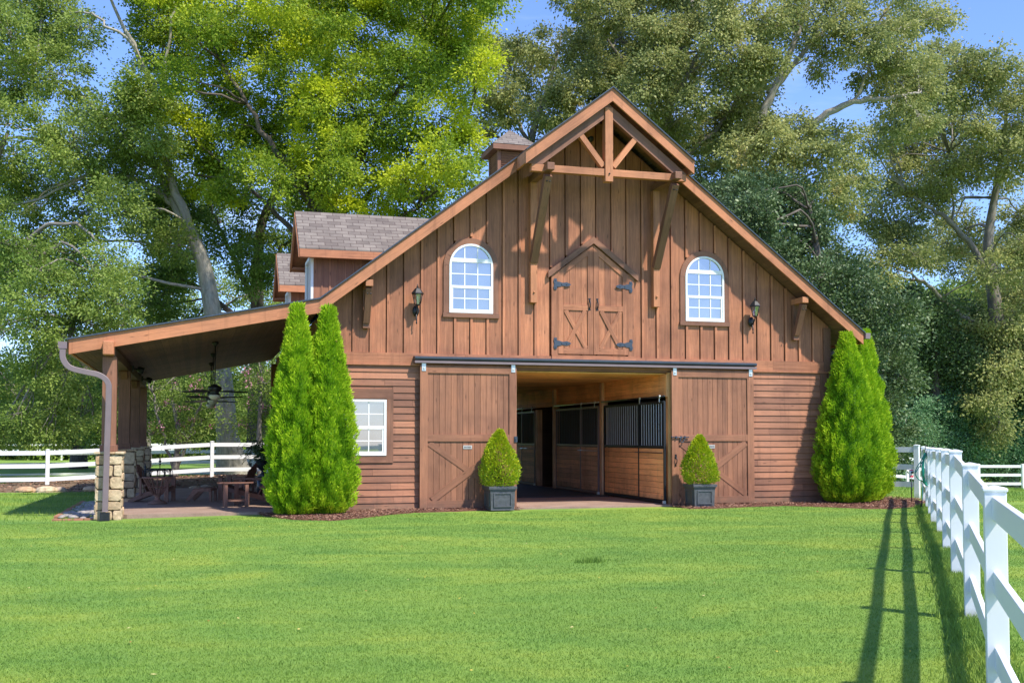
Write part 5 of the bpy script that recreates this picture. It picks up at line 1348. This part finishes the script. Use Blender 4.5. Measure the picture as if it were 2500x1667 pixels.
tree('crepe_myrtle', 'crepe myrtle with pink blossoms seen through the open porch', 'tree', (at(400, 1085, Zt).x, at(400, 1085, Zt).y, -.1),
     [(at(400, 1100, Zt), .12), (at(410, 1000, Zt), .1), (at(395, 920, Zt), .05)], [[(at(402, 1080, Zt), .08), (at(440, 980, Zt), .06), (at(470, 900, Zt), .03)], [(at(400, 1080, Zt), .07), (at(370, 980, Zt), .05), (at(350, 900, Zt), .03)]],
     fill([(340, 800), (470, 800), (490, 1000), (430, 1010), (340, 1000)], 13, 30, 48, 38, 41, 26), M['leaf_mid'], M['bark'], L_=.13, dens=.8, seed=26, twigs=5, blossom=34)
tree('crepe_myrtle', 'second crepe myrtle with pink blossoms right of the thick trunk', 'tree', (at(600, 1085, Zt).x, at(600, 1085, Zt).y, -.1),
     [(at(600, 1100, Zt), .12), (at(595, 1000, Zt), .1), (at(600, 900, Zt), .05)], [[(at(600, 1080, Zt), .08), (at(640, 980, Zt), .06), (at(660, 900, Zt), .03)]],
     fill([(545, 790), (700, 790), (700, 1000), (560, 1000)], 13, 30, 48, 38, 41, 27), M['leaf_mid'], M['bark'], L_=.13, dens=.8, seed=27, twigs=5, blossom=34)
# olive green trees behind the ridge and to the right
Zt = 50
tree('sweetgum_tree', 'olive green tree behind the cupola with sky on its left', 'tree', (at(1240, 1060, Zt).x, at(1240, 1060, Zt).y, -.3),
     [(at(1240, 1090, Zt), .45), (at(1245, 700, Zt), .36), (at(1240, 480, Zt), .26), (at(1220, 330, Zt), .18), (at(1260, 200, Zt), .12), (at(1290, 80, Zt), .05)],
     [[(at(1215, 340, Zt), .12), (at(1185, 270, Zt), .09), (at(1160, 210, Zt), .05)], [(at(1235, 420, Zt), .12), (at(1170, 330, Zt), .08), (at(1110, 310, Zt), .04)]],
     fill([(1100, 210), (1130, 130), (1180, 70), (1260, 60), (1330, 90), (1400, 60), (1430, 200), (1360, 330), (1240, 320), (1230, 250), (1150, 290)], 17, 36, 66, 46, 52, 31) + [B(1110, 300, 34, 50), B(1240, 370, 40, 50)],
     M['leaf_olive'], M['bark'], L_=.22, dens=.85, seed=31, twigs=8, droop=.5)
Zt = 47
tree('sweetgum_tree', 'big olive green tree directly behind the barn peak', 'tree', (at(1500, 1060, Zt).x, at(1500, 1060, Zt).y, -.3),
     [(at(1500, 1090, Zt), .5), (at(1500, 700, Zt), .42), (at(1510, 450, Zt), .34), (at(1530, 280, Zt), .24), (at(1560, 150, Zt), .15), (at(1590, 0, Zt), .08)],
     [[(at(1540, 240, Zt), .12), (at(1610, 120, Zt - 1), .08), (at(1680, 40, Zt - 1), .04)], [(at(1520, 300, Zt), .14), (at(1440, 160, Zt), .08), (at(1370, 50, Zt), .05)], [(at(1510, 400, Zt), .14), (at(1640, 300, Zt), .09), (at(1720, 200, Zt), .05)]],
     fill([(1290, 0), (1330, -60), (1660, -60), (1690, 30), (1760, 50), (1740, 110), (1780, 180), (1720, 230), (1780, 280), (1720, 400), (1660, 500), (1600, 380), (1480, 240), (1400, 170), (1390, 60)], 44, 40, 74, 43, 50, 32),
     M['leaf_olive'], M['bark'], L_=.22, dens=.8, seed=32, twigs=7, droop=.5)
Zt = 46
tree('sweetgum_tree', 'tall olive green tree whose forked limbs cross the blue gap', 'tree', (at(1740, 1060, Zt).x, at(1740, 1060, Zt).y, -.5),
     [(at(1700, 1090, Zt), .5), (at(1700, 700, Zt), .42), (at(1710, 480, Zt), .32), (at(1740, 300, Zt), .22), (at(1790, 180, Zt), .16), (at(1840, 60, Zt), .1), (at(1870, -40, Zt), .05)],
     [[(at(1700, 520, Zt), .26), (at(1800, 340, Zt), .20), (at(1890, 268, Zt), .17), (at(1960, 235, Zt), .13), (at(2040, 225, Zt), .10), (at(2110, 215, Zt), .05)],
      [(at(1765, 215, Zt), .14), (at(1850, 120, Zt), .10), (at(1900, 60, Zt), .07), (at(1940, 10, Zt), .04)],
      [(at(1960, 235, Zt), .08), (at(1990, 170, Zt), .06), (at(2010, 90, Zt), .03)]],
     fill([(1770, -60), (2150, -60), (2165, 30), (2140, 110), (2130, 190), (2110, 300), (2020, 270), (1960, 180), (1880, 170), (1840, 130), (1780, 120)], 26, 36, 64, 43, 49, 33)
     + fill([(1690, 300), (1780, 290), (1840, 290), (1950, 330), (1960, 480), (1860, 500), (1700, 470)], 18, 38, 66, 42, 46, 34),
     M['leaf_olive'], M['bark_pale'], L_=.21, dens=.7, seed=33, twigs=8, droop=.5)
Zt = 58
tree('sweetgum_tree', 'broad olive tree with the thick crooked trunk at the right edge', 'tree', (at(2300, 1080, Zt).x, at(2300, 1080, Zt).y, -1),
     [(at(2310, 1120, Zt), .55), (at(2305, 950, Zt), .5), (at(2295, 820, Zt), .45), (at(2285, 700, Zt), .38), (at(2270, 560, Zt), .28), (at(2290, 420, Zt), .18), (at(2310, 280, Zt), .1), (at(2300, 180, Zt), .05)],
     [[(at(2275, 640, Zt), .22), (at(2235, 570, Zt), .18), (at(2190, 520, Zt - .5), .15), (at(2140, 480, Zt - .5), .11), (at(2080, 440, Zt - 1), .06)],
      [(at(2285, 790, Zt), .20), (at(2230, 740, Zt - 1), .16), (at(2170, 690, Zt - 1.5), .12), (at(2130, 655, Zt - 2), .10), (at(2080, 640, Zt - 2), .07), (at(2010, 636, Zt - 2), .04)],
      [(at(2130, 655, Zt - 2), .07), (at(2060, 615, Zt - 2.5), .06), (at(1980, 600, Zt - 3), .04), (at(1890, 605, Zt - 3), .025)],
      [(at(2190, 520, Zt), .08), (at(2185, 430, Zt), .06), (at(2180, 350, Zt), .03)],
      [(at(2290, 760, Zt), .12), (at(2340, 700, Zt), .09), (at(2400, 660, Zt), .06)]],
     fill([(1960, 330), (2030, 280), (2080, 160), (2150, 120), (2230, 110), (2330, 170), (2420, 180), (2420, 420), (2300, 400), (2200, 420), (2140, 470), (2080, 560), (1980, 500)], 40, 36, 68, 54, 62, 35)
     + fill([(2000, 500), (2090, 540), (2140, 600), (2060, 660), (1980, 640), (1960, 560)], 8, 30, 52, 54, 58, 36) + fill([(2250, 560), (2420, 520), (2420, 1000), (2240, 1000), (2270, 900), (2290, 740)], 22, 34, 58, 54, 60, 37) + fill([(2080, 420), (2240, 400), (2400, 420), (2400, 700), (2280, 740), (2160, 700), (2100, 600)], 16, 34, 60, 62, 70, 39) + [B(2240, 760, 40, 57), B(2160, 760, 36, 57)],
     M['leaf_olive'], M['bark'], L_=.26, tuft=.7, dens=.85, seed=35, twigs=9, droop=.5)
Zt = 37
tree('magnolia_tree', 'dark glossy magnolia filling the space behind the right eave', 'tree', (at(1900, 1080, Zt).x, at(1900, 1080, Zt).y, -.6),
     [(at(1900, 1100, Zt), .3), (at(1900, 800, Zt), .24), (at(1880, 600, Zt), .14), (at(1860, 480, Zt), .06)], [],
     fill([(1650, 480), (1730, 430), (1850, 460), (1930, 560), (1990, 640), (2060, 680), (2050, 860), (2070, 1010), (1960, 1020), (1840, 800), (1700, 640)], 34, 44, 80, 34.5, 39, 41),
     M['leaf_magnolia'], M['bark_dark'], L_=.19, dens=1.35, seed=41, twigs=3, droop=.0, shell=.5)
tree('magnolia_tree', 'second dark glossy evergreen right of the arborvitae under the crooked limbs', 'tree', (at(2150, 1080, 57).x, at(2150, 1080, 57).y, -.9),
     [(at(2150, 1100, 57), .3), (at(2150, 900, 57), .2), (at(2150, 780, 57), .08)], [],
     fill([(2040, 700), (2130, 660), (2240, 740), (2300, 780), (2420, 760), (2420, 900), (2240, 920), (2100, 900), (2030, 860)], 22, 44, 72, 56, 62, 42),
     M['leaf_magnolia'], M['bark_dark'], L_=.25, tuft=.7, dens=1.3, seed=42, twigs=3, droop=.0, shell=.5)
k = 0
for (u, v, r, z, lab) in ((2080, 960, 70, 56, 'bluish green shrub just right of the rightmost arborvitae'), (2190, 950, 75, 57, 'bluish green shrub above the end of the lawn fence'), (2290, 960, 72, 58, 'bluish green shrub near the right edge behind the fence posts'), (2380, 930, 90, 59, 'tall green shrub at the very right edge')):
    bs = [B(u, v, r, z), B(u - 25, v + 60, r * .8, z - .6), B(u + 35, v + 60, r * .8, z - .4), B(u + 5, v + 100, r * .85, z - .8), B(u - 60, v + 100, r * .6, z), B(u + 60, v + 105, r * .6, z)]
    p = at(u, 1110, z)
    tree('shrub', lab, 'shrub', (p.x, p.y, -.8), [(at(u, 1120, z), .1), (at(u, v, z), .05)], [], bs, M['leaf_shrub'], M['bark'], L_=.2, tuft=.6, dens=1.3, seed=50 + k, twigs=3, group='shrubs along the far right fence', shell=.5); k += 1
Zt = 56
tree('oak_tree', 'thin crowned tree behind the leaning pale trunk, low over the porch roof', 'tree', (at(330, 1060, Zt).x, at(330, 1060, Zt).y, -1),
     [(at(330, 1080, Zt), .35), (at(330, 900, Zt), .28), (at(340, 760, Zt), .2), (at(360, 640, Zt), .1)], [[(at(332, 850, Zt), .14), (at(450, 740, Zt), .09), (at(560, 680, Zt), .05)]],
     fill([(180, 640), (420, 600), (640, 640), (680, 700), (640, 780), (420, 840), (200, 820)], 20, 40, 66, 53, 59, 61), M['leaf_grey'], M['bark'], L_=.22, tuft=.6, dens=.55, seed=61, twigs=6)
# the wood beyond, reading as one mass
rr2 = np.random.default_rng(77); bl = []
for i in range(150):
    u = -200 + 2800 * i / 150 + rr2.uniform(-20, 20); z = rr2.uniform(72, 88); left = u < 1150
    v0 = 900 if left else (760 if u < 2000 else 700)
    for vv in np.arange(v0 + rr2.uniform(-30, 30), 1060, 62): p, a, b, c = B(u, vv, rr2.uniform(40, 62), z); bl.append((p, (a, b, c)))
V, F, v, T_ = crown_leaves(bl, .42, .55, rr2, .2, .9, .4)
o = np_mesh('distant_wood', V, F, M['leaf_mid'], None, {'v': v}); tag(o, 'far off green wood reading as one mass behind barn and fences', 'wood', kind='stuff')
